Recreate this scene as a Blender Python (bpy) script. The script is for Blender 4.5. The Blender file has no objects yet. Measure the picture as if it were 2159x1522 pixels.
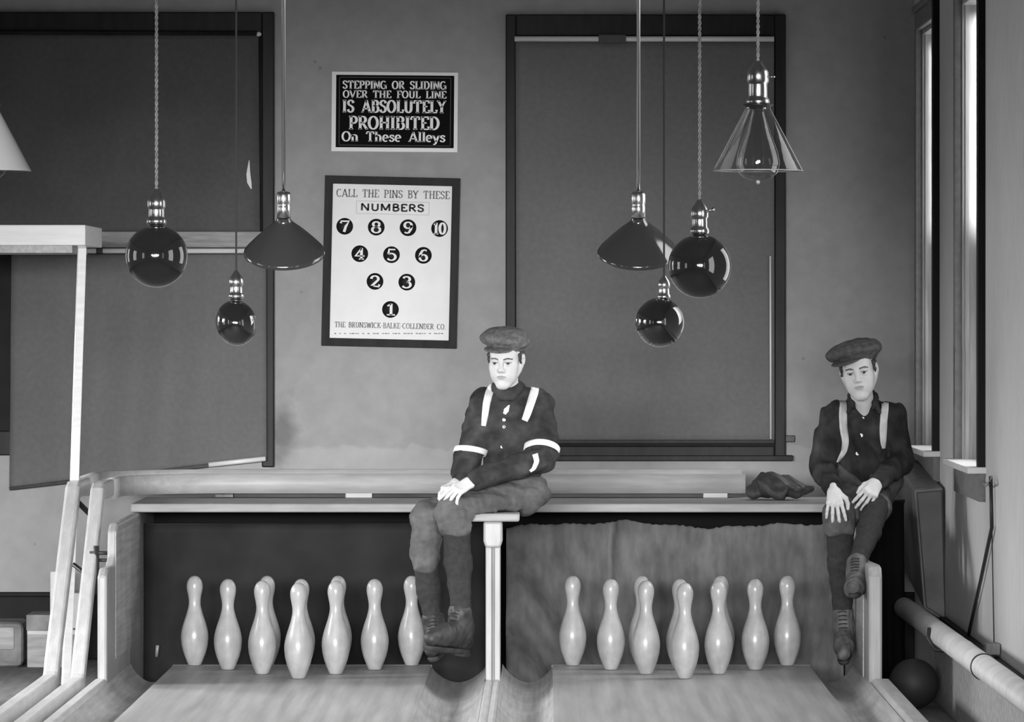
import bpy, bmesh, math, random
import numpy as np
from mathutils import Vector, Matrix

random.seed(7)
SC = bpy.context.scene
COL = SC.collection

# ------------------------------------------------------------------ camera
FPX, VX, VY, CAMZ = 11000.0, 1150.0, 660.0, 1.5      # focal length in pixels, horizon point, camera height above lane
cd = bpy.data.cameras.new('camera')
cam = bpy.data.objects.new('camera', cd); COL.objects.link(cam)
cam.location = (0, 0, CAMZ); cam.rotation_euler = (math.radians(90), 0, 0)
cd.sensor_width = 36; cd.lens = 36 * FPX / 2159
cd.shift_x = -(VX - 1079.5) / 2159
cd.shift_y = -(761 - VY) / 2159
cd.clip_start = 0.1; cd.clip_end = 200
SC.camera = cam

def P(px, py, Y):
    """the place in the room that is Y metres down the alley on the line of sight of a photo point"""
    return Vector(((px - VX) * Y / FPX, Y, CAMZ - (py - VY) * Y / FPX))

# ------------------------------------------------------------------ light
SC.view_settings.view_transform = 'Standard'
SC.view_settings.look = 'None'
SC.view_settings.gamma = 1.0
SC.view_settings.use_curve_mapping = False
SC.view_settings.exposure = 0.0
w = bpy.data.worlds.new('daylight'); SC.world = w; w.use_nodes = True
w.node_tree.nodes['Background'].inputs[0].default_value = (1, 1, 1, 1)
w.node_tree.nodes['Background'].inputs[1].default_value = 1.2

def area(name, loc, target, sx, sy, power, spread=180):
    l = bpy.data.lights.new(name, 'AREA'); l.shape = 'RECTANGLE'; l.size = sx; l.size_y = sy
    l.energy = power; l.spread = math.radians(spread)
    o = bpy.data.objects.new(name, l); COL.objects.link(o)
    o.location = loc
    o.rotation_euler = (Vector(target) - Vector(loc)).to_track_quat('-Z', 'Y').to_euler()
    return o

def spot(name, loc, target, size, blend, power, soft):
    l = bpy.data.lights.new(name, 'SPOT'); l.energy = power; l.spot_size = math.radians(size)
    l.spot_blend = blend; l.shadow_soft_size = soft
    o = bpy.data.objects.new(name, l); COL.objects.link(o)
    o.location = loc
    o.rotation_euler = (Vector(target) - Vector(loc)).to_track_quat('-Z', 'Y').to_euler()
    return o

# daylight of the side windows nearer the bowlers (both side walls) and added spots for the back wall
for y in (19.4, 16.4):
    area('side_window_light', (1.68, y, 1.72), (-2.0, y + 0.6, 0.2), 1.15, 1.7, 16, 110)
for y in (20.4, 17.4, 14.4):
    area('side_window_light', (-4.9, y, 1.55), (-1.0, y - 0.2, -1.0), 1.2, 1.6, 62 if y > 20 else 38, 80)
for x, y, e in ((1.72, 12.4, 11), (1.72, 9.7, 13), (1.72, 6.4, 5), (-4.95, 14.0, 9), (-4.95, 10.8, 12), (-4.95, 7.2, 9), (-4.95, 18.0, 7), (1.72, 17.6, 5)):
    area('side_window_light', (x, y, 1.75), (-x, y, 1.75), 1.1, 1.8, e)
area('side_window_light', (-4.9, 23.1, 1.5), (-1.0, 21.2, -0.5), 1.2, 1.7, 62, 76)
area('lane_fill', (-0.6, 18.6, 3.62), (-0.6, 19.6, 0.0), 3.6, 3.4, 30, 75)  # added fill from above to brighten the lanes, no opening in the ceiling
for x, e in ((-4.4, 3600), (-3.0, 4600), (-1.6, 4600), (-0.2, 4600), (1.2, 3600)):          # added spots, soft cones grade the back wall from bright foot to dark top
    spot('wall_gradient_spot', (x, 1.0, 1.9), (-0.68, 24.9, -0.50), 17.5, 1.0, e * 1.17, 0.6)

# ------------------------------------------------------------------ materials (a black and white photograph: all greys)
def M(name, v, rough=0.6, spec=0.35, amt=0.0, scale=8.0, stretch=(1, 1, 1), bump=0.0, metal=0.0, amt2=0.0, scale2=2.0, coat=0.0, detail=5, crough=0.08):
    m = bpy.data.materials.new(name); m.use_nodes = True
    nt = m.node_tree; N = nt.nodes; L = nt.links
    b = N['Principled BSDF']
    b.inputs['Roughness'].default_value = rough
    b.inputs['Specular IOR Level'].default_value = spec
    b.inputs['Metallic'].default_value = metal
    b.inputs['Coat Weight'].default_value = coat
    b.inputs['Coat Roughness'].default_value = crough
    b.inputs['Base Color'].default_value = (v, v, v, 1)
    if amt or bump or amt2:
        tc = N.new('ShaderNodeTexCoord'); mp = N.new('ShaderNodeMapping')
        mp.inputs['Scale'].default_value = stretch
        L.new(tc.outputs['Object'], mp.inputs['Vector'])
        n1 = N.new('ShaderNodeTexNoise'); n1.inputs['Scale'].default_value = scale; n1.inputs['Detail'].default_value = detail
        L.new(mp.outputs['Vector'], n1.inputs['Vector'])
        r1 = N.new('ShaderNodeMapRange')
        r1.inputs['From Min'].default_value = 0.3; r1.inputs['From Max'].default_value = 0.7
        r1.inputs['To Min'].default_value = 1 - amt; r1.inputs['To Max'].default_value = 1 + amt
        L.new(n1.outputs['Fac'], r1.inputs['Value'])
        n2 = N.new('ShaderNodeTexNoise'); n2.inputs['Scale'].default_value = scale2; n2.inputs['Detail'].default_value = 3
        L.new(tc.outputs['Object'], n2.inputs['Vector'])
        r2 = N.new('ShaderNodeMapRange')
        r2.inputs['From Min'].default_value = 0.3; r2.inputs['From Max'].default_value = 0.7
        r2.inputs['To Min'].default_value = v * (1 - amt2); r2.inputs['To Max'].default_value = v * (1 + amt2)
        L.new(n2.outputs['Fac'], r2.inputs['Value'])
        mu = N.new('ShaderNodeMath'); mu.operation = 'MULTIPLY'
        L.new(r1.outputs[0], mu.inputs[0]); L.new(r2.outputs[0], mu.inputs[1])
        L.new(mu.outputs[0], b.inputs['Base Color'])
        if bump:
            bp = N.new('ShaderNodeBump'); bp.inputs['Strength'].default_value = bump; bp.inputs['Distance'].default_value = 0.004
            L.new(n1.outputs['Fac'], bp.inputs['Height']); L.new(bp.outputs['Normal'], b.inputs['Normal'])
    return m

def M_lane(name, v, seam=0.0265, gloss=0.42):
    """maple strips running down the alley: each strip its own grey, fine dark seams, long grain"""
    m = bpy.data.materials.new(name); m.use_nodes = True
    nt = m.node_tree; N = nt.nodes; L = nt.links; b = N['Principled BSDF']
    b.inputs['Roughness'].default_value = gloss; b.inputs['Specular IOR Level'].default_value = 0.35
    tc = N.new('ShaderNodeTexCoord'); sp = N.new('ShaderNodeSeparateXYZ'); L.new(tc.outputs['Object'], sp.inputs[0])
    dv = N.new('ShaderNodeMath'); dv.operation = 'DIVIDE'; dv.inputs[1].default_value = seam; L.new(sp.outputs['X'], dv.inputs[0])
    fl = N.new('ShaderNodeMath'); fl.operation = 'FLOOR'; L.new(dv.outputs[0], fl.inputs[0])
    wn = N.new('ShaderNodeTexWhiteNoise'); wn.noise_dimensions = '1D'; L.new(fl.outputs[0], wn.inputs['W'])
    r1 = N.new('ShaderNodeMapRange'); r1.inputs['To Min'].default_value = 0.94; r1.inputs['To Max'].default_value = 1.05; L.new(wn.outputs['Value'], r1.inputs['Value'])
    fr = N.new('ShaderNodeMath'); fr.operation = 'FRACT'; L.new(dv.outputs[0], fr.inputs[0])
    gt = N.new('ShaderNodeMath'); gt.operation = 'GREATER_THAN'; gt.inputs[1].default_value = 0.05; L.new(fr.outputs[0], gt.inputs[0])
    r3 = N.new('ShaderNodeMapRange'); r3.inputs['To Min'].default_value = 0.88; r3.inputs['To Max'].default_value = 1.0; L.new(gt.outputs[0], r3.inputs['Value'])
    mp = N.new('ShaderNodeMapping'); mp.inputs['Scale'].default_value = (10, 0.45, 10); L.new(tc.outputs['Object'], mp.inputs['Vector'])
    n1 = N.new('ShaderNodeTexNoise'); n1.inputs['Scale'].default_value = 2.2; n1.inputs['Detail'].default_value = 6; L.new(mp.outputs['Vector'], n1.inputs['Vector'])
    r2 = N.new('ShaderNodeMapRange'); r2.inputs['From Min'].default_value = 0.3; r2.inputs['From Max'].default_value = 0.7
    r2.inputs['To Min'].default_value = v * 0.8; r2.inputs['To Max'].default_value = v * 1.2; L.new(n1.outputs['Fac'], r2.inputs['Value'])
    a = N.new('ShaderNodeMath'); a.operation = 'MULTIPLY'; L.new(r1.outputs[0], a.inputs[0]); L.new(r2.outputs[0], a.inputs[1])
    c = N.new('ShaderNodeMath'); c.operation = 'MULTIPLY'; L.new(a.outputs[0], c.inputs[0]); L.new(r3.outputs[0], c.inputs[1])
    L.new(c.outputs[0], b.inputs['Base Color'])
    return m

MT = dict(
    plaster=M('plaster', 0.355, 0.9, 0.15, amt=0.06, scale=14, bump=0.25, amt2=0.06, scale2=1.3),
    plaster_side=M('plaster_side', 0.60, 0.9, 0.15, amt=0.07, scale=9, stretch=(1, 6, 0.8), bump=0.2, amt2=0.05, scale2=1.1),
    ceiling=M('ceiling_paint', 0.30, 0.9, 0.1, amt=0.05),
    floor=M('floor_boards', 0.22, 0.7, 0.3, amt=0.25, scale=5, stretch=(6, 0.6, 1)),
    darkwood=M('dark_stained_wood', 0.018, 0.5, 0.2, amt=0.3, scale=7, stretch=(4, 4, 0.6)),
    darkwood2=M('dark_painted_board', 0.015, 0.6, 0.15, amt=0.3, scale=7),
    shade=M('shade_cloth', 0.155, 0.8, 0.1, amt=0.06, scale=40, amt2=0.07, scale2=2.0, bump=0.1),
    shade2=M('shade_cloth_dark', 0.095, 0.8, 0.08, amt=0.08, scale=40, amt2=0.12, scale2=2.5, bump=0.1),
    rod=M('pale_rod', 0.75, 0.35, 0.5),
    palewood=M('pale_varnished_wood', 0.42, 0.45, 0.4, amt=0.12, scale=5, stretch=(1.2, 9, 9), amt2=0.06, scale2=3),
    palewood_up=M('pale_varnished_upright', 0.33, 0.42, 0.4, amt=0.14, scale=5, stretch=(9, 9, 1.0), amt2=0.08, scale2=3),
    palewood_long=M('pale_varnished_rail', 0.46, 0.4, 0.4, amt=0.12, scale=5, stretch=(9, 1.0, 5), amt2=0.06, scale2=3),
    whitepaint=M('white_painted_wood', 0.80, 0.5, 0.35, amt=0.07, scale=4, stretch=(1, 8, 10)),
    plank=M('pit_plank_wood', 0.29, 0.5, 0.3, amt=0.14, scale=5, stretch=(1.2, 9, 9), amt2=0.08, scale2=3),
    lane=M_lane('maple_lane', 0.33),
    deck=M_lane('worn_maple_deck', 0.34, gloss=0.5),
    gutter=M('gutter_wood', 0.36, 0.5, 0.35, amt=0.2, scale=6, stretch=(10, .35, 10), amt2=0.15, scale2=4),
    pin=M('pin_maple', 0.325, 0.5, 0.35, amt=0.1, scale=5, stretch=(8, 8, 2.0), amt2=0.16, scale2=12, coat=0.8, crough=0.24),
    cushion=M('pit_cushion_leather', 0.022, 0.7, 0.12, amt=0.12, scale=6, amt2=0.25, scale2=3),
    canvas=M('pit_canvas', 0.125, 0.85, 0.15, amt=0.22, scale=9, stretch=(3, 3, 1), amt2=0.34, scale2=3.5, bump=0.25),
    black=M('void_black', 0.008, 0.9, 0.1),
    brass=M('lamp_brass', 0.62, 0.22, 0.5, metal=1.0),
    globe=M('dark_glass_globe', 0.010, 0.05, 1.0, coat=1.0),
    enamel=M('dark_enamel', 0.035, 0.12, 0.6, coat=0.4),
    insulator=M('black_insulator', 0.012, 0.4, 0.5),
    cord=M('braided_cord', 0.19, 0.8, 0.2, amt=0.35, scale=60),
    cord_dark=M('dark_cord', 0.05, 0.7, 0.3),
    milkglass=M('milk_glass', 0.27, 0.25, 0.5),
    sign_black=M('sign_black', 0.008, 0.8, 0.05), sign_grey=M('sign_grey_line', 0.08, 0.8, 0.05),
    sign_white=M('sign_white', 0.92, 0.6, 0.3), sign_worn=M('sign_worn_white', 0.25, 0.6, 0.3, amt=0.4, scale=40),
    paper=M('chart_paper', 0.88, 0.7, 0.2, amt=0.03, scale=9), ink=M('black_ink', 0.012, 0.6, 0.3), ink_grey=M('faded_ink', 0.22, 0.7, 0.2, amt=0.5, scale=60),
    paper_dim=M('paper_panel', 0.66, 0.7, 0.2),
    skin=M('skin', 0.57, 0.5, 0.35, amt=0.05, scale=30), lips=M('lips', 0.33, 0.5, 0.35), brow=M('eyebrow', 0.10, 0.7, 0.2),
    eye=M('eye_white', 0.42, 0.25, 0.5), iris=M('iris', 0.03, 0.2, 0.5),
    hair=M('dark_hair', 0.035, 0.55, 0.4, amt=0.4, scale=40, stretch=(4, 4, 1), bump=0.5),
    cap_a=M('cap_tweed', 0.13, 0.9, 0.15, amt=0.35, scale=55, bump=0.4), cap_b=M('cap_wool', 0.085, 0.9, 0.15, amt=0.3, scale=55, bump=0.4),
    shirt_a=M('dark_shirt_cloth', 0.040, 0.85, 0.12, amt=0.4, scale=16, bump=0.7, amt2=0.45, scale2=11),  # mottle of both shirts deepened to stand for light and shade in folds
    shirt_b=M('dark_work_shirt', 0.030, 0.85, 0.12, amt=0.45, scale=15, bump=0.7, amt2=0.5, scale2=9),
    trousers_a=M('wool_trousers', 0.098, 0.9, 0.15, amt=0.2, scale=30, bump=0.3, amt2=0.15, scale2=8),
    trousers_b=M('dusty_trousers', 0.085, 0.9, 0.15, amt=0.25, scale=30, bump=0.3, amt2=0.3, scale2=8),
    stocking=M('dark_stocking', 0.032, 0.85, 0.2, amt=0.2, scale=60, bump=0.3),
    boot=M('worn_leather', 0.03, 0.55, 0.4, amt=0.5, scale=22, bump=0.3), boot_b=M('scuffed_leather', 0.10, 0.6, 0.3, amt=0.45, scale=22, bump=0.3),
    sole=M('boot_sole', 0.035, 0.7, 0.3, amt=0.3, scale=20),
    braces=M('white_elastic', 0.78, 0.8, 0.2), braces_b=M('grey_elastic', 0.60, 0.8, 0.2, amt=0.12, scale=30),
    button=M('pearl_button', 0.85, 0.3, 0.5),
    leather=M('black_oilcloth', 0.05, 0.5, 0.4, amt=0.3, scale=9, amt2=0.3, scale2=3, bump=0.2),
    leather_side=M('lighter_oilcloth', 0.17, 0.6, 0.3, amt=0.3, scale=7, stretch=(3, 3, .7), amt2=0.25, scale2=3, bump=0.2),  # side cloth lighter than the end panel
    pipe=M('painted_pipe', 0.62, 0.5, 0.35, amt=0.1, scale=10, amt2=0.08, scale2=4),
    iron=M('black_iron', 0.02, 0.45, 0.5), ball=M('dark_ball', 0.03, 0.6, 0.3),
    crate=M('crate_wood', 0.40, 0.7, 0.25, amt=0.25, scale=7, stretch=(1, 5, 5)), box_pale=M('pale_carton', 0.66, 0.8, 0.2, amt=0.1, scale=8),
    block=M('grey_block', 0.26, 0.7, 0.2, amt=0.4, scale=9), bundle=M('bundle_cloth', 0.035, 0.6, 0.35, amt=0.35, scale=14, bump=0.3),
)
def M_glass(name, v, rough, ior=1.5):
    m = bpy.data.materials.new(name); m.use_nodes = True
    b = m.node_tree.nodes['Principled BSDF']
    b.inputs['Base Color'].default_value = (v, v, v, 1); b.inputs['Roughness'].default_value = rough
    b.inputs['Transmission Weight'].default_value = 1.0; b.inputs['IOR'].default_value = ior
    return m
def M_thin(name, tint, lo, hi):
    """thin blown glass: see-through face on, mirror-like at grazing edges"""
    m = bpy.data.materials.new(name); m.use_nodes = True
    nt = m.node_tree; N = nt.nodes; L = nt.links; N.remove(N['Principled BSDF'])
    t = N.new('ShaderNodeBsdfTransparent'); t.inputs[0].default_value = (tint, tint, tint, 1)
    g = N.new('ShaderNodeBsdfGlossy'); g.inputs['Roughness'].default_value = 0.06
    lw = N.new('ShaderNodeLayerWeight'); lw.inputs['Blend'].default_value = 0.22
    r = N.new('ShaderNodeMapRange'); r.inputs['To Min'].default_value = lo; r.inputs['To Max'].default_value = hi
    L.new(lw.outputs['Facing'], r.inputs['Value'])
    x = N.new('ShaderNodeMixShader'); L.new(r.outputs[0], x.inputs[0])
    L.new(t.outputs[0], x.inputs[1]); L.new(g.outputs[0], x.inputs[2]); L.new(x.outputs[0], N['Material Output'].inputs['Surface'])
    return m
MT['glass'] = M_thin('clear_shade_glass', 0.95, 0.03, 0.6)
MT['bulb'] = M_thin('bulb_glass', 0.93, 0.06, 0.8)
# plaster: old patching below a ragged line near the foot of the wall, and fly specks
def plaster_wear(m):
    nt = m.node_tree; N = nt.nodes; L = nt.links; b = N['Principled BSDF']
    src = b.inputs['Base Color'].links[0].from_socket
    tc = N.new('ShaderNodeTexCoord'); sp = N.new('ShaderNodeSeparateXYZ'); L.new(tc.outputs['Object'], sp.inputs[0])
    n = N.new('ShaderNodeTexNoise'); n.inputs['Scale'].default_value = 9; n.inputs['Detail'].default_value = 6; L.new(tc.outputs['Object'], n.inputs['Vector'])
    r = N.new('ShaderNodeMapRange'); r.inputs['To Min'].default_value = -0.06; r.inputs['To Max'].default_value = 0.06; L.new(n.outputs['Fac'], r.inputs['Value'])
    ad = N.new('ShaderNodeMath'); ad.operation = 'ADD'; L.new(sp.outputs['Z'], ad.inputs[0]); L.new(r.outputs[0], ad.inputs[1])
    e = N.new('ShaderNodeMapRange'); e.inputs['From Min'].default_value = 0.855; e.inputs['From Max'].default_value = 0.87
    e.inputs['To Min'].default_value = 1.16; e.inputs['To Max'].default_value = 1.0; L.new(ad.outputs[0], e.inputs['Value'])
    v = N.new('ShaderNodeTexVoronoi'); v.inputs['Scale'].default_value = 5.5; L.new(tc.outputs['Object'], v.inputs['Vector'])
    sk = N.new('ShaderNodeMapRange'); sk.inputs['From Min'].default_value = 0.035; sk.inputs['From Max'].default_value = 0.06
    sk.inputs['To Min'].default_value = 0.72; sk.inputs['To Max'].default_value = 1.0; L.new(v.outputs['Distance'], sk.inputs['Value'])
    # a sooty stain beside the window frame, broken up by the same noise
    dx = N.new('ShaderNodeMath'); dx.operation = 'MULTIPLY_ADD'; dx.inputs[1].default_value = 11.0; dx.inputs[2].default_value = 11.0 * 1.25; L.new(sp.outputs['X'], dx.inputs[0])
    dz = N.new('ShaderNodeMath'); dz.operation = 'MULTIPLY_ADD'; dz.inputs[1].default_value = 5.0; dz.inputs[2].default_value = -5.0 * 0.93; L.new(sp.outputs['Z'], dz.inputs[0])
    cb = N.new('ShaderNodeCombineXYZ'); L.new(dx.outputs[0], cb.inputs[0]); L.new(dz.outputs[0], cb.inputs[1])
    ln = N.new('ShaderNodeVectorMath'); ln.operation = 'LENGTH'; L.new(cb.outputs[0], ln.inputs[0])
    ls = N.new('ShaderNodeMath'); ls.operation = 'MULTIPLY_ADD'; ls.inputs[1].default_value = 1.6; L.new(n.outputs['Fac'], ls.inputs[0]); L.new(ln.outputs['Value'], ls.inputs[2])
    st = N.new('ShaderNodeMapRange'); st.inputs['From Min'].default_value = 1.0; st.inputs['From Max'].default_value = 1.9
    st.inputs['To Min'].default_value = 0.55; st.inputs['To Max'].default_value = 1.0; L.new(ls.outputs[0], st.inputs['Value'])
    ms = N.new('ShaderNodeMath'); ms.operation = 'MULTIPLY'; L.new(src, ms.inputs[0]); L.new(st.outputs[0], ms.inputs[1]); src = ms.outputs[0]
    m1 = N.new('ShaderNodeMath'); m1.operation = 'MULTIPLY'; L.new(src, m1.inputs[0]); L.new(e.outputs[0], m1.inputs[1])
    m2 = N.new('ShaderNodeMath'); m2.operation = 'MULTIPLY'; L.new(m1.outputs[0], m2.inputs[0]); L.new(sk.outputs[0], m2.inputs[1])
    L.new(m2.outputs[0], b.inputs['Base Color'])
plaster_wear(MT['plaster'])

# ------------------------------------------------------------------ scene graph helpers
ROOT = {}                                             # object name -> world place of its origin
def tag(o, label=None, cat=None, group=None, kind=None):
    if label: o['label'] = label
    if cat: o['category'] = cat
    if group: o['group'] = group
    if kind: o['kind'] = kind
    return o

def thing(name, label, cat, loc, group=None, rot=None):
    o = bpy.data.objects.new(name, None); COL.objects.link(o); o.empty_display_size = 0.05
    o.location = loc
    if rot: o.rotation_euler = rot
    ROOT[o.name] = Vector(loc)
    return tag(o, label, cat, group)

class MB:
    """collects faces in room coordinates, then links them as ONE mesh object"""
    def __init__(s): s.v = []; s.f = []; s.mi = []; s.sm = []; s.cur = 0
    def add(s, vs, fs, smooth=False):
        n = len(s.v); s.v += [tuple(p) for p in vs]
        for f in fs: s.f.append(tuple(i + n for i in f)); s.mi.append(s.cur); s.sm.append(smooth)
        return s
    def box(s, x0, x1, y0, y1, z0, z1):
        return s.add([(x0, y0, z0), (x1, y0, z0), (x1, y1, z0), (x0, y1, z0), (x0, y0, z1), (x1, y0, z1), (x1, y1, z1), (x0, y1, z1)],
                     [(0, 3, 2, 1), (4, 5, 6, 7), (0, 1, 5, 4), (1, 2, 6, 5), (2, 3, 7, 6), (3, 0, 4, 7)])
    def prism(s, poly, axis, a, b):
        """polygon (two coordinates) pushed along axis 'x','y' or 'z' from a to b"""
        def mk(u, v, t): return {'x': (t, u, v), 'y': (u, t, v), 'z': (u, v, t)}[axis]
        n = len(poly)
        vs = [mk(u, v, a) for u, v in poly] + [mk(u, v, b) for u, v in poly]
        fs = [tuple(range(n)), tuple(range(2 * n - 1, n - 1, -1))] + [(i, i + n, (i + 1) % n + n, (i + 1) % n) for i in range(n)]
        return s.add(vs, fs)
    def lathe(s, prof, base, n=32, axis=None, cap=True):
        """profile of (radius, height) turned about an axis through base"""
        R = Matrix.Identity(3) if axis is None else Vector((0, 0, 1)).rotation_difference(Vector(axis)).to_matrix()
        vs = []; fs = []; m = len(prof); b = Vector(base)
        for r, h in prof:
            for k in range(n):
                a = 2 * math.pi * k / n
                vs.append(b + R @ Vector((r * math.cos(a), r * math.sin(a), h)))
        for i in range(m - 1):
            for k in range(n):
                k2 = (k + 1) % n
                fs.append((i * n + k, i * n + k2, (i + 1) * n + k2, (i + 1) * n + k))
        if cap:
            fs.append(tuple(reversed(range(n)))); fs.append(tuple(range((m - 1) * n, m * n)))
        return s.add(vs, fs, True)
    def tube(s, pts, r, n=10, closed=False):
        pts = [Vector(p) for p in pts]; rs = r if isinstance(r, (list, tuple)) else [r] * len(pts)
        vs = []; fs = []; m = len(pts); up = None
        for i, p in enumerate(pts):
            d = (pts[(i + 1) % m] - pts[i - 1]) if closed else (pts[min(i + 1, m - 1)] - pts[max(i - 1, 0)])
            d.normalize()
            if up is None:
                up = Vector((0, 0, 1)) if abs(d.z) < 0.9 else Vector((1, 0, 0))
            side = d.cross(up).normalized(); up = side.cross(d).normalized()
            for k in range(n):
                a = 2 * math.pi * k / n
                vs.append(p + (side * math.cos(a) + up * math.sin(a)) * rs[i])
        for i in range(m if closed else m - 1):
            i2 = (i + 1) % m
            for k in range(n):
                k2 = (k + 1) % n
                fs.append((i * n + k, i * n + k2, i2 * n + k2, i2 * n + k))
        if not closed:
            fs.append(tuple(reversed(range(n)))); fs.append(tuple(range((m - 1) * n, m * n)))
        return s.add(vs, fs, True)
    def sweep(s, pts, sec, smooth=False):
        """rectangular section (list of (sideways, up)) carried along a path; up is always room-up turned with the path's slope"""
        pts = [Vector(p) for p in pts]; vs = []; fs = []; m = len(pts); n = len(sec)
        for i, p in enumerate(pts):
            d0 = (pts[i] - pts[i - 1]).normalized() if i else (pts[1] - pts[0]).normalized()
            d1 = (pts[i + 1] - pts[i]).normalized() if i < m - 1 else d0
            d = (d0 + d1).normalized()
            side = d.cross(Vector((0, 0, 1)))
            if side.length < 1e-4: side = Vector((1, 0, 0))
            side.normalize(); up = side.cross(d).normalized()
            k = 1 / max(0.5, d.dot(d1))
            bend_v = abs(d0.z - d1.z) > 1e-4
            for a, b in sec:
                vs.append(p + side * a * (1 if bend_v else k) + up * b * (k if bend_v else 1))
        for i in range(m - 1):
            for k in range(n):
                k2 = (k + 1) % n
                fs.append((i * n + k, (i + 1) * n + k, (i + 1) * n + k2, i * n + k2))
        fs.append(tuple(range(n))); fs.append(tuple(reversed(range((m - 1) * n, m * n))))
        return s.add(vs, fs, smooth)
    def build(s, name, mats, parent=None, bevel=0, label=None, cat=None, group=None, kind=None, origin=None, local=False, subsurf=0):
        me = bpy.data.meshes.new(name)
        if parent is not None: org = Vector((0, 0, 0)) if local else ROOT[parent.name]
        elif origin is not None: org = Vector(origin)
        else:
            a = np.array(s.v); lo = a.min(0); hi = a.max(0); org = Vector(((lo[0] + hi[0]) / 2, (lo[1] + hi[1]) / 2, lo[2]))
        me.from_pydata([tuple(Vector(p) - org) for p in s.v], [], s.f)
        bm = bmesh.new(); bm.from_mesh(me)
        for i, f in enumerate(bm.faces): f.material_index = s.mi[i]; f.smooth = s.sm[i]
        bmesh.ops.recalc_face_normals(bm, faces=bm.faces)
        bm.to_mesh(me); bm.free()
        o = bpy.data.objects.new(name, me); COL.objects.link(o)
        for m in (mats if isinstance(mats, (list, tuple)) else [mats]): me.materials.append(m)
        if parent is not None: o.parent = parent; ROOT[o.name] = ROOT[parent.name]
        else: o.location = org; ROOT[o.name] = org
        if bevel:
            b = o.modifiers.new('bevel', 'BEVEL'); b.width = bevel; b.segments = 2; b.limit_method = 'ANGLE'; b.angle_limit = math.radians(40)
        if subsurf:
            q = o.modifiers.new('subsurf', 'SUBSURF'); q.levels = subsurf; q.render_levels = subsurf
        return tag(o, label, cat, group, kind)

def struct(mb, name, mat, **k):
    return mb.build(name, mat, kind='structure', origin=(0, 0, 0), **k)


# ------------------------------------------------------------------ the room shell
YW, XR, XL, ZF, ZC = 24.9, 1.76, -5.0, -0.15, 3.7         # back wall, right wall, left wall, floor, ceiling
WIN = ((20.95, 22.05), (23.38, 24.38))                     # right wall window openings along Y
WZ0, WZ1 = 0.88, 2.82
struct(MB().box(XL - 0.2, XR + 0.25, -2.2, YW + 0.2, ZF - 0.1, ZF), 'floor', MT['floor'])
struct(MB().box(XL - 0.2, XR + 0.25, -2.2, YW + 0.2, ZC, ZC + 0.1), 'ceiling', MT['ceiling'])
struct(MB().box(XL - 0.2, XR + 0.25, YW, YW + 0.2, ZF, ZC), 'wall_back', MT['plaster'])
struct(MB().box(XL - 0.2, XL, -2.2, YW, ZF, ZC), 'wall_left', MT['plaster_side'])
struct(MB().box(XL, XR, -2.2, -2.0, ZF, ZC), 'wall_front', MT['plaster_side'])
m = MB(); xo = XR + 0.22
m.box(XR, xo, -2.0, WIN[0][0], ZF, ZC)
m.box(XR, xo, WIN[0][1], WIN[1][0], ZF, ZC)
m.box(XR, xo, WIN[1][1], YW, ZF, ZC)
for a, b in WIN:
    m.box(XR, xo, a, b, ZF, WZ0); m.box(XR, xo, a, b, WZ1, ZC)
struct(m, 'wall_right', MT['plaster_side'])
struct(MB().box(XL, XR, YW - 0.035, YW, ZF, 0.15).box(XL, XR, YW - 0.05, YW, 0.15, 0.17), 'baseboard_back', MT['darkwood2'], bevel=0.004)
struct(MB().box(XR - 0.022, XR, 14.0, 22.9, ZF, 0.15).box(XR - 0.032, XR, 14.0, 22.9, 0.15, 0.168), 'baseboard_right', MT['darkwood2'], bevel=0.003)

MT['trim'] = M('unlit_casing_wood', 0.010, 0.5, 0.12, amt=0.25, scale=5, stretch=(6, 6, 0.8))  # near casing coloured near black to stand for its unlit side
MT['jamb'] = M('window_jamb_wood', 0.42, 0.5, 0.35, amt=0.2, scale=5, stretch=(14, 14, 0.7))
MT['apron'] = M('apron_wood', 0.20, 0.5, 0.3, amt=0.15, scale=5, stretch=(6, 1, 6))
MT['stool'] = M('daylit_stool_wood', 0.72, 0.4, 0.35, amt=0.08, scale=6)  # stool coloured pale to stand for daylight on its top
def pane_material():
    m = bpy.data.materials.new('pane_glass'); m.use_nodes = True
    nt = m.node_tree; N = nt.nodes; L = nt.links; N.remove(N['Principled BSDF'])
    t = N.new('ShaderNodeBsdfTransparent'); g = N.new('ShaderNodeBsdfGlossy'); g.inputs['Roughness'].default_value = 0.02
    x = N.new('ShaderNodeMixShader'); x.inputs[0].default_value = 0.06
    L.new(t.outputs[0], x.inputs[1]); L.new(g.outputs[0], x.inputs[2]); L.new(x.outputs[0], N['Material Output'].inputs['Surface'])
    return m
MT['pane'] = pane_material()

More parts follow.
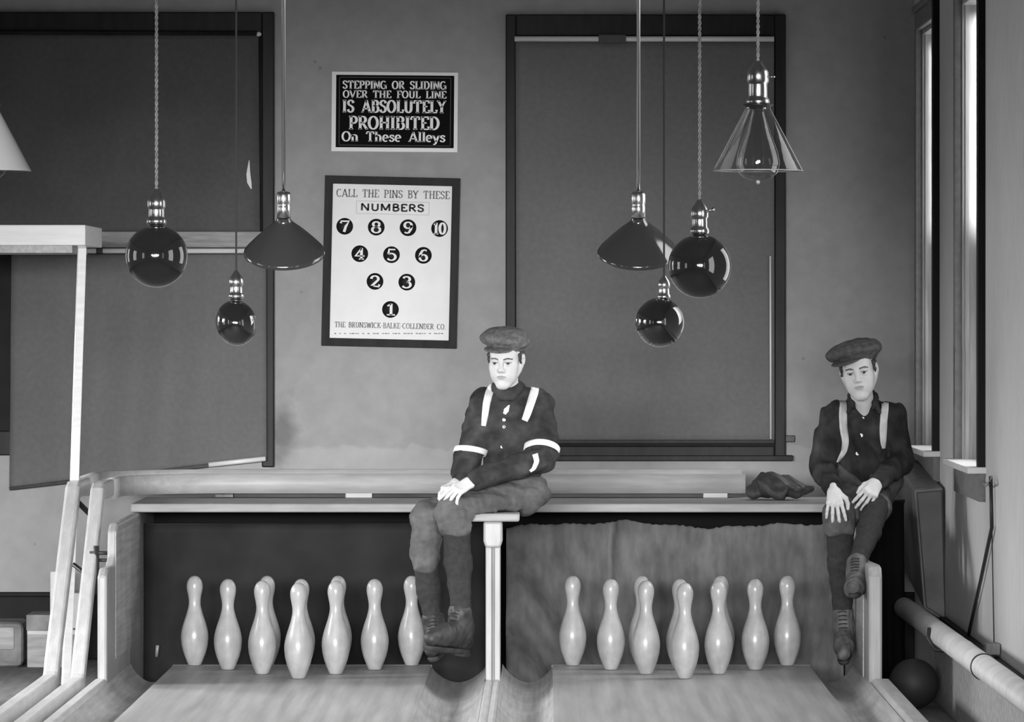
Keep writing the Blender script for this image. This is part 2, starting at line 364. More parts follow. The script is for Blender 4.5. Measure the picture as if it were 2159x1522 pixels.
def side_window(name, a, b):
    """double hung window in the right hand wall: casing standing proud of the plaster, stool, apron, jambs, two sashes"""
    fr = MB()
    c = 0.085; p = 0.03
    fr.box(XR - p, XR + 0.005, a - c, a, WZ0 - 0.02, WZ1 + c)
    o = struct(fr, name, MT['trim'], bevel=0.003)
    ROOT[o.name] = Vector((0, 0, 0))
    fc = MB()
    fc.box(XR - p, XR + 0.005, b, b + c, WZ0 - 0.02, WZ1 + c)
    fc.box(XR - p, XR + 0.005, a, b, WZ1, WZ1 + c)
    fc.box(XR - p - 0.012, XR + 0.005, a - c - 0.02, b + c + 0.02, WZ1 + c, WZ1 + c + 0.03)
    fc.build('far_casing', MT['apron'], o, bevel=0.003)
    j = MB()
    for y, s in ((a, 1), (b, -1)):                         # jambs with parting stops (fluted look)
        j.box(XR, XR + 0.22, min(y, y + s * 0.02), max(y, y + s * 0.02), WZ0, WZ1)
        for x0 in (XR + 0.012, XR + 0.068, XR + 0.125):
            j.box(x0, x0 + 0.016, min(y + s * 0.02, y + s * 0.034), max(y + s * 0.02, y + s * 0.034), WZ0, WZ1)
    j.box(XR, XR + 0.22, a, b, WZ1 - 0.02, WZ1)
    j.build('jamb', MT['jamb'], o, bevel=0.002)
    MB().box(XR - 0.075, XR + 0.2, a - c - 0.03, b + c + 0.03, WZ0 - 0.022, WZ0 + 0.004).build('stool', MT['stool'], o, bevel=0.004)
    MB().box(XR - 0.028, XR, a - c, b + c, WZ0 - 0.135, WZ0 - 0.022).build('apron', MT['apron'], o, bevel=0.003)
    zm = 1.72
    for nm, x0, z0, z1 in (('lower_sash', XR + 0.085, WZ0 + 0.004, zm + 0.02), ('upper_sash', XR + 0.142, zm - 0.02, WZ1 - 0.02)):
        s = MB(); t = 0.035; y0, y1 = a + 0.02, b - 0.02
        s.box(x0, x0 + t, y0, y0 + 0.05, z0, z1).box(x0, x0 + t, y1 - 0.05, y1, z0, z1)
        s.box(x0, x0 + t, y0 + 0.05, y1 - 0.05, z0, z0 + 0.06).box(x0, x0 + t, y0 + 0.05, y1 - 0.05, z1 - 0.04, z1)
        so = s.build(nm, MT['jamb'], o, bevel=0.002)
        MB().box(x0 + 0.015, x0 + 0.019, y0 + 0.05, y1 - 0.05, z0 + 0.06, z1 - 0.04).build('pane', MT['pane'], so)
    return o
side_window('window_3', *WIN[0]); side_window('window_4', *WIN[1])
# daylight standing outside those two windows, slanting along the wall onto the far jambs
for (a, b), e in zip(WIN, (3.5, 3.0)):
    area('daylight', (XR + 0.36, a + 0.02, 2.38), (XR + 0.13, b, 2.34), 0.06, 0.95, e, 13)

for (a, b), e in zip(WIN, (16, 9)):
    area('window_daylight', (XR + 0.27, (a + b) / 2, 1.85), (0.2, (a + b) / 2 - 0.9, 0.2), 1.0, 1.8, e, 100)

def at_wall(px, py, d=0.0):
    return P(px, py, YW - d)
def wbox(m, x0, y0, x1, y1, d0, d1):
    """board on the back wall between two photo corners, d0..d1 metres off the plaster"""
    Y = YW - d1
    a = P(x0, y1, Y); b = P(x1, y0, Y)
    return m.box(a.x, b.x, YW - d1, YW - d0, a.z, b.z)

# window_2: the blinded window behind the alley
f = MB()
wbox(f, 1066, 30, 1088, 970, 0, 0.045); wbox(f, 1633, 30, 1657, 970, 0, 0.045)
wbox(f, 1088, 30, 1633, 76, 0, 0.045); wbox(f, 1088, 940, 1633, 970, 0, 0.045)
o = struct(f, 'window_2', MT['darkwood'], bevel=0.006); ROOT[o.name] = Vector((0, 0, 0))
wbox(MB(), 1088, 76, 1633, 940, 0.002, 0.012).build('pane', MT['darkwood2'], o)
wbox(MB(), 1058, 960, 1672, 972, 0, 0.07).build('sill', MT['darkwood'], o, bevel=0.004)
wbox(MB(), 1655, 918, 1676, 932, 0, 0.03).build('catch', MT['iron'], o, bevel=0.003)
# window_1: the blinded window with two shades
f = MB()
wbox(f, 552, 25, 578, 985, 0, 0.045); wbox(f, -700, 25, 552, 70, 0, 0.045)
wbox(f, -700, 908, 552, 960, 0, 0.045); wbox(f, -700, 70, -672, 908, 0, 0.045)
o = struct(f, 'window_1', MT['darkwood'], bevel=0.006); ROOT[o.name] = Vector((0, 0, 0))
wbox(MB(), -672, 70, 552, 908, 0.002, 0.012).build('pane', MT['darkwood2'], o)
wbox(MB(), -672, 488, 552, 522, 0.012, 0.05).build('meeting_rail', M('worn_rail_paint', 0.30, 0.6, 0.3, amt=0.2, scale=8, stretch=(1, 8, 8)), o, bevel=0.004)

# ------------------------------------------------------------------ roller shades
def cloth_quad(name, corners, mat, parent, off, nx=40, nz=40, wave=0.003, thick=0.003, seed=0):
    """shade cloth: four photo corners (tl, tr, br, bl) at distance off from the wall, gently buckled"""
    tl, tr, br, bl = [P(x, y, YW - off) for x, y in corners]
    rnd = random.Random(seed); ph = [(rnd.uniform(2, 7), rnd.uniform(2, 7), rnd.uniform(0, 6)) for _ in range(5)]
    m = MB(); vs = []
    for j in range(nz + 1):
        for i in range(nx + 1):
            u, v = i / nx, j / nz
            p = tl * (1 - u) * (1 - v) + tr * u * (1 - v) + br * u * v + bl * (1 - u) * v
            d = sum(math.sin(a * u * 2.2 + b * v * 2.2 + c) for a, b, c in ph) / 5 * wave * (0.3 + v)
            vs.append((p.x, p.y - d, p.z))
    n = nx + 1
    m.add(vs, [(j * n + i, j * n + i + 1, (j + 1) * n + i + 1, (j + 1) * n + i) for j in range(nz) for i in range(nx)], True)
    o = m.build(name, mat, parent)
    s = o.modifiers.new('thickness', 'SOLIDIFY'); s.thickness = thick; s.offset = 0
    return o

def rod(m, x0, x1, y, r, off, y2=None):
    a = P(x0, y, YW - off); b = P(x1, y if y2 is None else y2, YW - off)
    return m.tube([a, b], r, 12)

t = thing('roller_shade', 'tall grey roller shade pulled down over the window between chart and corner', 'window shade', P(1360, 933, YW - 0.06))
cloth_quad('shade_cloth', [(1087, 86), (1632, 86), (1633, 933), (1089, 933)], MT['shade'], t, 0.062, seed=2, wave=0.002)
rod(MB(), 1085, 1632, 82, 0.013, 0.068).build('roller', MT['rod'], t)
wbox(MB(), 1262, 73, 1320, 90, 0.05, 0.086).build('reflection_gap', MT['shade2'], t, bevel=0.004)  # dark piece standing for a break in the roller's reflection
wbox(MB(), 1089, 927, 1633, 935, 0.055, 0.069).build('hem_slat', MT['darkwood'], t, bevel=0.002)
rod(MB(), 1624, 1625, 540, 0.0045, 0.072, 925).build('light_leak_strip', MT['rod'], t)  # pale strip standing for the slit of daylight at the shade edge

t = thing('roller_shade', 'dark creased upper roller shade ending at the pale rail, above the lower shade', 'window shade', P(200, 488, YW - 0.06))
cloth_quad('shade_cloth', [(-660, 70), (545, 74), (548, 488), (-660, 488)], MT['shade2'], t, 0.062, seed=5, wave=0.006)
rod(MB(), -660, 542, 66, 0.012, 0.06, 70).build('roller', MT['darkwood2'], t)
MB().tube([P(545, 72, YW - 0.07), P(547, 72, YW - 0.045)], 0.011, 12).build('roller_pin', MT['rod'], t)
m = MB(); pts = [(526, 338, .4), (525, 350, 2.0), (524, 368, 4.2), (526, 385, 4.6), (530, 398, 1.2)]
vs = []
for x, y, h in pts: vs += [P(x - h, y, YW - 0.072), P(x + h, y, YW - 0.076)]
m.add(vs, [(2 * i, 2 * i + 1, 2 * i + 3, 2 * i + 2) for i in range(len(pts) - 1)])
o = m.build('curl_light_leak', MT['paper'], t); q = o.modifiers.new('thickness', 'SOLIDIFY'); q.thickness = 0.003  # white sliver standing for light leaking at the curled, torn edge

t = thing('roller_shade', 'slack mid grey lower shade hanging crooked below a white roller', 'window shade', P(290, 1020, YW - 0.09))
cloth_quad('shade_cloth', [(24, 536), (561, 536), (562, 966), (20, 1030)], MT['shade'], t, 0.09, seed=11, wave=0.018)
rod(MB(), 68, 516, 529, 0.0125, 0.094).build('roller', MT['rod'], t)
rod(MB(), 203, 217, 529, 0.014, 0.094).build('roller_band', MT['shade2'], t)
rod(MB(), 20, 562, 1030, 0.009, 0.094, 967).build('hem_stick', MT['shade2'], t)
rod(MB(), 440, 560, 980, 0.012, 0.108, 967).build('loose_slat', MT['rod'], t)

# ------------------------------------------------------------------ lettering (own letter shapes, broad and fine strokes)
def arc(cx, cy, rx, ry, a0, a1, n=14):
    return [(cx + rx * math.cos(math.radians(a0 + (a1 - a0) * i / n)), cy + ry * math.sin(math.radians(a0 + (a1 - a0) * i / n))) for i in range(n + 1)]
GLY = {  # width, strokes, serif places (x, y, half length)
 'A': (.86, [[(.10, 0), (.43, 1)], [(.43, 1), (.76, 0)], [(.2, .3), (.64, .3)]], [(.10, 0, .11), (.76, 0, .14)]),
 'B': (.74, [[(.2, 0), (.2, 1)], [(.2, .98)] + arc(.38, .76, .22, .22, 90, -90) + [(.2, .54)], [(.2, .54)] + arc(.40, .28, .25, .26, 90, -90) + [(.2, .02)]], [(.14, 0, .1), (.14, 1, .1)]),
 'C': (.80, [arc(.44, .5, .33, .48, 45, 315, 22)], []),
 'D': (.84, [[(.2, 0), (.2, 1)], [(.2, .98)] + arc(.34, .5, .38, .48, 90, -90, 18) + [(.2, .02)]], [(.14, 0, .1), (.14, 1, .1)]),
 'E': (.70, [[(.2, 0), (.2, 1)], [(.2, .97), (.62, .97), (.62, .78)], [(.2, .52), (.5, .52)], [(.2, .03), (.64, .03), (.64, .24)]], [(.14, 0, .1), (.14, 1, .1)]),
 'F': (.68, [[(.2, 0), (.2, 1)], [(.2, .97), (.62, .97), (.62, .76)], [(.2, .52), (.5, .52)]], [(.2, 0, .16), (.14, 1, .1)]),
 'G': (.86, [arc(.44, .5, .33, .48, 45, 318, 22), [(.48, .44), (.86, .44)], [(.74, .44), (.74, .03)], [(.48, .48), (.86, .48)]], []),
 'H': (.90, [[(.2, 0), (.2, 1)], [(.70, 0), (.70, 1)], [(.2, .52), (.70, .52)]], [(.2, 0, .14), (.2, 1, .14), (.7, 0, .14), (.7, 1, .14)]),
 'I': (.42, [[(.21, 0), (.21, 1)]], [(.21, 0, .16), (.21, 1, .16)]),
 'K': (.84, [[(.2, 0), (.2, 1)], [(.70, 1), (.22, .42)], [(.36, .58), (.74, 0)]], [(.2, 0, .14), (.2, 1, .14), (.7, 1, .1), (.74, 0, .1)]),
 'L': (.68, [[(.2, 0), (.2, 1)], [(.2, .03), (.62, .03), (.62, .26)]], [(.2, 1, .16), (.14, 0, .1)]),
 'M': (1.0, [[(.16, 0), (.16, 1)], [(.16, 1), (.5, .1)], [(.5, .1), (.84, 1)], [(.84, 1), (.84, 0)]], [(.16, 0, .12), (.84, 0, .14)]),
 'N': (.88, [[(.16, 0), (.16, 1)], [(.16, 1), (.72, 0)], [(.72, 0), (.72, 1)]], [(.16, 0, .12), (.72, 1, .12)]),
 'O': (.86, [arc(.43, .5, .33, .48, 0, 360, 26)], []),
 'P': (.72, [[(.2, 0), (.2, 1)], [(.2, .98)] + arc(.38, .72, .25, .26, 90, -90) + [(.2, .46)]], [(.2, 0, .16), (.14, 1, .1)]),
 'R': (.80, [[(.2, 0), (.2, 1)], [(.2, .98)] + arc(.38, .74, .24, .24, 90, -90) + [(.2, .5)], [(.38, .5), (.72, 0)]], [(.2, 0, .14), (.14, 1, .1), (.74, 0, .08)]),
 'S': (.68, [[(.58, .76), (.55, .88), (.45, .97), (.32, .98), (.2, .92), (.13, .8), (.15, .67), (.26, .58), (.42, .5), (.54, .4), (.58, .26), (.53, .12), (.42, .03), (.3, .02), (.17, .09), (.11, .24)]], []),
 'T': (.80, [[(.4, 0), (.4, 1)], [(.08, .76), (.1, .97), (.7, .97), (.72, .76)]], [(.4, 0, .16)]),
 'U': (.86, [[(.2, 1), (.2, .34)] + arc(.44, .32, .24, .3, 180, 360) + [(.68, 1)]], [(.2, 1, .14), (.68, 1, .12)]),
 'V': (.84, [[(.1, 1), (.42, 0)], [(.42, 0), (.74, 1)]], [(.1, 1, .13), (.74, 1, .1)]),
 'W': (1.14, [[(.1, 1), (.36, 0)], [(.36, 0), (.57, .9)], [(.57, .9), (.8, 0)], [(.8, 0), (1.04, 1)]], [(.1, 1, .12), (1.04, 1, .1)]),
 'Y': (.82, [[(.1, 1), (.41, .48)], [(.72, 1), (.41, .48)], [(.41, .5), (.41, 0)]], [(.1, 1, .13), (.72, 1, .1), (.41, 0, .16)]),
 '-': (.44, [[(.08, .45), (.36, .45)]], []), '.': (.26, [[(.13, 0), (.13, .12)]], []),
 'n': (.70, [[(.16, 0), (.16, .66)], arc(.34, .42, .19, .24, 170, 0) + [(.53, 0)]], [(.16, 0, .12), (.53, 0, .12), (.1, .66, .08)]),
 'h': (.70, [[(.16, 0), (.16, 1)], arc(.34, .42, .19, .24, 170, 0) + [(.53, 0)]], [(.16, 0, .12), (.53, 0, .12), (.1, 1, .08)]),
 'e': (.60, [[(.12, .36), (.5, .36)] + arc(.3, .34, .21, .33, 5, 310, 18)], []),
 's': (.54, [[(.45, .5), (.4, .62), (.28, .66), (.15, .6), (.12, .49), (.22, .39), (.38, .31), (.46, .19), (.38, .05), (.25, .01), (.12, .07), (.09, .18)]], []),
 'l': (.36, [[(.18, 0), (.18, 1)]], [(.18, 0, .14), (.12, 1, .08)]),
 'y': (.66, [[(.1, .66), (.34, .02)], [(.58, .66), (.30, -.16), (.2, -.27), (.08, -.24)]], [(.1, .66, .11), (.58, .66, .09)]),
 '1': (.5, [[(.28, 0), (.28, 1)], [(.28, .98), (.1, .8)]], [(.28, 0, .2)]),
 '2': (.66, [[(.1, .72)] + arc(.32, .73, .22, .25, 170, -30) + [(.1, .06), (.3, .08), (.58, .04), (.6, .24)]], []),
 '3': (.64, [arc(.3, .76, .2, .22, 160, -80), arc(.3, .27, .25, .27, 85, -155)], []),
 '4': (.66, [[(.44, 0), (.44, 1)], [(.44, .98), (.06, .3), (.64, .3)]], [(.44, 0, .16)]),
 '5': (.62, [[(.54, .96), (.16, .96), (.14, .56)] + arc(.3, .31, .25, .3, 120, -150)], []),
 '6': (.66, [[(.54, .9), (.4, .98), (.26, .9), (.14, .6), (.11, .34)] + arc(.33, .28, .22, .27, 180, -180, 20)], []),
 '7': (.62, [[(.08, .76), (.1, .95), (.56, .95), (.38, .5), (.28, 0)]], []),
 '8': (.64, [arc(.32, .75, .19, .22, 0, 360, 20), arc(.32, .27, .24, .26, 0, 360, 20)], []),
 '9': (.66, [[(.12, .1), (.26, .02), (.4, .1), (.52, .4), (.55, .66)] + arc(.33, .72, .22, .27, 0, 360, 20)], []),
 '0': (.66, [arc(.33, .5, .23, .48, 0, 360, 22)], []), ' ': (.66, [], []),
}
def letters(m, text, x0, x1, zb, h, y, thick=.2, thin=.075, serif=True, depth=0.0012):
    """write text between x0 and x1 standing on zb with letter height h, facing -Y at y"""
    total = sum(GLY[c][0] for c in text); sx = (x1 - x0) / total; cx = x0
    def ribbon(pts):
        pts = [(cx + a * sx, zb + b * h) for a, b in pts]
        L = []; R = []
        for i, p in enumerate(pts):
            a = pts[max(i - 1, 0)]; b = pts[min(i + 1, len(pts) - 1)]
            dx, dz = b[0] - a[0], b[1] - a[1]; l = math.hypot(dx, dz) or 1e-9; dx /= l; dz /= l
            rising = dx * dz > 0.2
            wd = (thin + (thick - thin) * abs(dz) ** 1.5 * (0.45 if rising and serif and len(pts) < 4 else 1)) * h / 2
            L.append((p[0] - dz * wd, p[1] + dx * wd)); R.append((p[0] + dz * wd, p[1] - dx * wd))
        n = len(pts)
        vs = [(a, y - depth, b) for a, b in L] + [(a, y - depth, b) for a, b in R]
        m.add(vs, [(i, i + 1, n + i + 1, n + i) for i in range(n - 1)])
    for c in text:
        gw, st, sf = GLY[c]
        for s in st: ribbon(s)
        if serif:
            for a, b, l in sf: ribbon([(a - l, b + (.03 if b < .5 else -.03)), (a + l, b + (.03 if b < .5 else -.03))])
        cx += gw * sx
    return m

# the foul line sign (metal plate on the back wall)
SGN = P(831.5, 320, YW - 0.006); K = YW / FPX
SGN_L = 'black and white foul line sign on the bare wall strip above the framed chart'
t = thing('foul_line_sign', SGN_L, 'sign', SGN, rot=(0, math.radians(0.5), 0))
W_, H_ = 266 * K, 168 * K
def sx_(u): return (u - 745) / 1160 * W_
def sz_(v): return (830 - v) / 742 * H_
MB().box(-W_ / 2, W_ / 2, -0.004, 0.004, 0, H_).build('plate', MT['sign_white'], t, local=True, bevel=0.001)
MB().box(sx_(205), sx_(1290), -0.0055, -0.0035, sz_(792), sz_(118)).build('black_field', MT['sign_black'], t, local=True)
b = 8
m = MB()
for a, c, d, e in ((232, 136, 1262, 136 + b), (232, 768, 1262, 768 + b), (232, 136, 232 + b, 776), (1254, 136, 1262, 776)):
    m.box(sx_(a), sx_(c if c > 1000 else d), -0.0062, -0.005, sz_(e), sz_(c)) if False else m.box(sx_(a), sx_(d), -0.0062, -0.005, sz_(e), sz_(c))
m.build('border_line', MT['sign_grey'], t, local=True)
for txt, a, c, v0, v1, th, mt in (('STEPPING OR SLIDING', 262, 1218, 172, 246, .225, 'sign_white'), ('OVER THE FOUL LINE', 266, 1220, 262, 330, .225, 'sign_white'),
                          ('IS ABSOLUTELY', 262, 1218, 352, 466, .225, 'sign_white'), ('PROHIBITED', 322, 1160, 502, 622, .225, 'sign_white'), ('On These Alleys', 258, 1214, 645, 735, .225, 'sign_white')):
    letters(MB(), txt, sx_(a), sx_(c), sz_(v1), sz_(v0) - sz_(v1), -0.0055, th, .10).build('lettering', MT[mt], t, local=True)

# the pin number chart
CH = P(820, 732, YW - 0.012)
t = thing('pin_number_chart', 'dark framed white chart of ten numbered discs on the back wall', 'wall chart', CH, rot=(0, math.radians(1.3), 0))
CW, CHH = 285 * K, 359 * K
th_ = math.radians(1.3)
def cxy(u, v):
    """zoomed chart picture point -> chart plane (x, z), chart turned upright"""
    dx, dy = (u - 607) / 3.806, (v - 727) / 3.806
    return ((dx * math.cos(th_) + dy * math.sin(th_)) * K, CHH / 2 - (-dx * math.sin(th_) + dy * math.cos(th_)) * K)
fw = 17 * K
m = MB(); X = CW / 2
fr = [(-X, 0), (X, 0), (X, CHH), (-X, CHH)]; inn = [(-X + fw, fw), (X - fw, fw), (X - fw, CHH - fw), (-X + fw, CHH - fw)]
vs = [(a, -0.022, b) for a, b in fr] + [(a, -0.014, b) for a, b in inn] + [(a, 0.01, b) for a, b in fr] + [(a, 0.0, b) for a, b in inn]
fs = []
for i in range(4):
    j = (i + 1) % 4
    fs += [(i, j, j + 4, i + 4), (i + 8, i + 12, j + 12, j + 8), (i, i + 8, j + 8, j), (i + 4, j + 4, j + 12, i + 12)]
m.add(vs, fs).build('frame', MT['darkwood'], t, local=True, bevel=0.002)
MB().box(-X + fw * .8, X - fw * .8, -0.003, 0.004, fw * .8, CHH - fw * .8).build('paper', MT['paper'], t, local=True)
def ctext(m, txt, u0, u1, v0, v1, **k):
    a = cxy(u0, v1); c = cxy(u1, v1 + (u1 - u0) * math.tan(th_)); h = (v1 - v0) / 3.806 * K
    return letters(m, txt, a[0], c[0], a[1], h, -0.003, **k)
ctext(MB(), 'CALL THE PINS BY THESE', 168, 1080, 140, 202, thick=.17, thin=.08).build('heading', MT['ink_grey'], t, local=True)
a = cxy(328, 340); c = cxy(918, 232 + 14)
MB().box(a[0], c[0], -0.0034, -0.002, a[1], c[1]).build('title_panel', MT['paper_dim'], t, local=True)
MB().box(a[0] + .004, c[0] - .004, -0.0038, -0.002, a[1] + .004, c[1] - .004).build('title_panel', MT['paper'], t, local=True)
ctext(MB(), 'NUMBERS', 360, 876, 256, 312, thick=.27, thin=.22, serif=False).build('title', MT['ink'], t, local=True)
for txt, u, v in (('7', 237, 440), ('8', 490, 447), ('9', 745, 452), ('10', 998, 458), ('4', 358, 660), ('5', 612, 668), ('6', 868, 673), ('2', 480, 882), ('3', 735, 888), ('1', 604, 1107)):
    x, z = cxy(u, v); r = 67 / 3.806 * K
    d = MB().lathe([(r, 0), (r, 0.0022)], (x, -0.003, z), 40, axis=(0, -1, 0)).build('disc', MT['ink'], t, local=True)
    wd = (.62 if len(txt) == 1 else .80) * r; hh = r * 1.36
    letters(MB(), txt, x - wd, x + wd, z - hh / 2, hh, -0.0056, thick=.24, thin=.11).build('number', MT['paper'], d, local=True)
ctext(MB(), 'THE BRUNSWICK-BALKE-COLLENDER CO.', 155, 1045, 1205, 1248, thick=.16, thin=.09).build('maker_line', MT['ink_grey'], t, local=True)
m = MB(); rn = random.Random(3); u = 155
while u < 1035:                                            # the smallest line is only a row of specks in the photo
    l = rn.uniform(9, 26); a = cxy(u, 1300); c = cxy(u + l, 1300)
    m.box(a[0], c[0], -0.0036, -0.002, a[1] - .0022, a[1] + .0022); u += l + rn.choice((5, 6, 26))
m.build('small_print', MT['ink_grey'], t, local=True)

# ------------------------------------------------------------------ the two alleys
Y0, YD, YT = 16.5, 21.35, 22.27                            # near end, start of the pin deck, tail of the alley
def gutter(m, xa, xb, zb, y0, y1, n=18, depth=0.074):
    """concave channel from the alley edge xa to the divider side xb (rising to zb), a thin curved shell"""
    top = []
    for i in range(n + 1):
        s = i / n
        top.append((xa + (xb - xa) * s, -0.004 * (1 - s) + zb * s - depth * math.sin(math.pi * s) ** 0.75))
    bot = [(x, z - 0.014) for x, z in reversed(top)]
    return m.prism(top + bot, 'y', y0, y1)
def alley(name, label, x0, x1, ga, gb):
    t = thing(name, label, 'bowling lane', ((x0 + x1) / 2, YT, ZF))
    MB().box(x0, x1, Y0, YD, -0.09, 0).build('lane_boards', MT['lane'], t)
    MB().box(x0, x1, YD, YT - 0.05, -0.09, 0).build('pin_deck', MT['deck'], t)
    MB().box(x0 - 0.004, x1 + 0.004, YT - 0.05, YT, -0.11, 0.001).build('tail_plank', MT['palewood'], t, bevel=0.004)
    for xa, xb in (ga, gb):
        gutter(MB(), xa, xb, 0.006, Y0, YT - 0.03).build('gutter', MT['gutter'], t)
    MB().box(x0 + 0.05, x1 - 0.05, Y0, YT - 0.1, ZF, -0.09).build('bed_timber', MT['floor'], t)
    return t
alley('bowling_lane', 'maple bowling lane in front of the smooth dark pit cushion', -1.585, -0.487, (-1.585, -1.768), (-0.487, -0.247))
alley('bowling_lane', 'maple bowling lane in front of the creased canvas pit curtain', 0.030, 1.125, (0.030, -0.183), (1.125, 1.312))

# centre divider with the partition that stands on it
t = thing('lane_divider', 'narrow pale wooden divider and upright partition between the two bowling lanes', 'lane divider', (-0.215, 21.2, ZF))
m = MB()
prof = [(-0.247, -0.08), (-0.247, 0.004), (-0.237, 0.014), (-0.222, 0.012), (-0.217, 0.006), (-0.212, 0.006), (-0.207, 0.012), (-0.193, 0.014), (-0.183, 0.004), (-0.183, -0.08)]
m.prism(prof, 'y', Y0, 21.2); m.build('ridge', MT['palewood_long'], t)
MB().box(-0.24, -0.19, Y0, 22.6, ZF, -0.08).build('footing', MT['floor'], t)
MB().box(-0.236, -0.194, 21.22, 22.74, -0.08, 0.62).build('partition_board', MT['gutter'], t)
m = MB()
m.box(-0.243, -0.217, 21.165, 21.24, -0.02, 0.60).box(-0.208, -0.183, 21.165, 21.24, -0.02, 0.60).box(-0.217, -0.208, 21.18, 21.24, -0.02, 0.60)
m.build('edge_strip', MT['palewood_up'], t, bevel=0.006)
m = MB(); m.prism([(-0.252, 0.575), (-0.243, 0.548), (-0.183, 0.548), (-0.174, 0.575), (-0.174, 0.655), (-0.252, 0.655)], 'y', 21.15, 21.30)
m.build('cap_block', MT['palewood_up'], t, bevel=0.010)
t = tag(MB().box(-0.335, -0.105, 21.13, 21.62, 0.655, 0.688).build('perch_board', MT['plank'], bevel=0.008), 'short pale board set across the partition top, a boy sitting on it', 'board')

# the two side kickbacks (stepped pale boards closing the pin pit)
def kickback(label, x0, x1, prof, xr0, xr1, nm='side_kickback'):
    t = thing(nm, label, 'kickback board', ((x0 + x1) / 2, 21.03, ZF))
    MB().prism(prof, 'x', x0, x1).build('side_board', MT['palewood_up'], t, bevel=0.010)
    MB().prism([(xr0, -0.1), (xr0, 0.016), (xr0 + 0.01, 0.026), (xr1 - 0.01, 0.026), (xr1, 0.016), (xr1, -0.1)], 'y', Y0, 21.04).build('gutter_rail', MT['palewood_long'], t, bevel=0.004)
    return t
pl = [(21.03, ZF), (23.57, ZF), (23.57, 0.629), (21.60, 0.629), (21.52, 0.60), (21.50, 0.50), (21.40, 0.466), (21.10, 0.468), (21.03, 0.44)]
k1 = kickback('stepped pale kickback board next to the ball return rails', -1.806, -1.768, pl, -1.822, -1.768)
MB().box(-1.7675, -1.7655, 21.45, 22.72, 0.08, 0.60).build('lining_board', MT['gutter'], k1)
m = MB()
m.tube([(-1.812, 21.75, 0.50), (-1.90, 21.75, 0.50)], 0.008, 8).tube([(-1.812, 21.75, 0.47), (-1.87, 21.75, 0.47)], 0.007, 8).tube([(-1.872, 21.75, 0.53), (-1.872, 21.75, 0.33)], 0.012, 8)
m.build('latch_bracket', MT['iron'], k1)
pr = [(21.16, ZF), (23.57, ZF), (23.57, 0.629), (22.20, 0.629), (22.12, 0.60), (22.10, 0.50), (22.0, 0.46), (21.30, 0.475), (21.20, 0.47), (21.16, 0.43)]
k2 = kickback('pale kickback post and board below the boy with crossed legs', 1.312, 1.366, pr, 1.316, 1.392)
MB().box(1.308, 1.3125, 21.5, 22.3, -0.05, 0.40).build('lining_board', MT['gutter'], k2)

# pit: beam, added black shade board, cushion and canvas
t = tag(MB().box(-1.81, 1.36, 22.75, 23.58, 0.631, 0.669).build('pit_beam', MT['plank'], bevel=0.006), 'long flat pale plank across the top of the pin pit', 'plank')
tag(MB().box(-1.80, 1.36, 23.60, 23.64, ZF, 0.66).build('pit_shade_board', MT['black']), 'added black board standing for the dark behind the pin pit', 'board')  # black board put in to keep the gap above the curtains dark
t = thing('pit_cushion', 'smooth dark leather cushion sheet hanging behind the pins at the far side of the partition', 'pit cushion', (-1.0, 22.95, ZF))
t['label'] = 'smooth dark pit cushion hanging behind the pins beside the ball return'
m = MB(); nx, nz = 30, 20; vs = []
for j in range(nz + 1):
    for i in range(nx + 1):
        u, v = i / nx, j / nz
        vs.append((-1.764 + 1.515 * u, 22.93 + 0.012 * math.sin(5 * u + 2 * v) + 0.05 * v * (1 - v), ZF + 0.01 + (0.571 + 0.14) * v))
m.add(vs, [(j * (nx + 1) + i, j * (nx + 1) + i + 1, (j + 1) * (nx + 1) + i + 1, (j + 1) * (nx + 1) + i) for j in range(nz) for i in range(nx)], True)
o = m.build('sheet', MT['cushion'], t); q = o.modifiers.new('thickness', 'SOLIDIFY'); q.thickness = 0.03; q.offset = 1
MB().box(-1.755, -0.255, 22.945, 22.99, 0.565, 0.575).build('top_batten', MT['cushion'], t)
MB().tube([(-1.70, 22.86, 0.045), (-1.705, 22.87, -0.005)], 0.008, 8).build('tear_patch', MT['pin'], t)

t = thing('pit_curtain', 'creased grey canvas curtain with frayed top hanging behind the pins', 'pit curtain', (0.56, 22.95, ZF))
m = MB(); nx, nz = 110, 50; vs = []; rn = random.Random(5)
fray = [rn.uniform(-1, 1) for _ in range(nx + 1)]
for j in range(nz + 1):
    for i in range(nx + 1):
        u, v = i / nx, j / nz                               # u along, v from bottom to top
        x = -0.172 + 1.475 * u
        top = 0.571 + 0.014 * math.exp(-((u - 0.36) / 0.07) ** 2) - 0.016 * math.exp(-((u - 0.62) / 0.12) ** 2) - 0.02 * math.exp(-(u / 0.04) ** 2) + 0.006 * math.sin(u * 40) * u + 0.0035 * fray[i]
        z = (ZF + 0.02) + (top - ZF - 0.02) * v
        y = 22.98
        y += 0.020 * math.sin(u * 34 + 1.5 * v) * v ** 0.5 * math.exp(-((u - 0.33) / 0.18) ** 2)
        y += -0.035 * math.exp(-((u - 0.295 - 0.02 * v) / 0.012) ** 2) * v
        y += -0.34 * math.exp(-(u / 0.17) ** 2) * (1 - v) ** 1.3               # the corner that sags out into the gutter
        q = u - 0.30 * (1 - v) ** 1.4
        y += 0.045 * math.sin(q * 42) * math.exp(-((u - 0.12) / 0.14) ** 2) * (1 - v * 0.6)
        y += -0.16 * math.exp(-((u - 1) / 0.12) ** 2) * (1 - v) ** 1.5 + 0.02 * math.sin(u * 60 + 5 * v) * math.exp(-((u - 1) / 0.1) ** 2)
        y += 0.005 * math.sin(u * 13 + 4 * v) + 0.004 * math.sin(7 * v + 9 * u)
        vs.append((x, y, z))
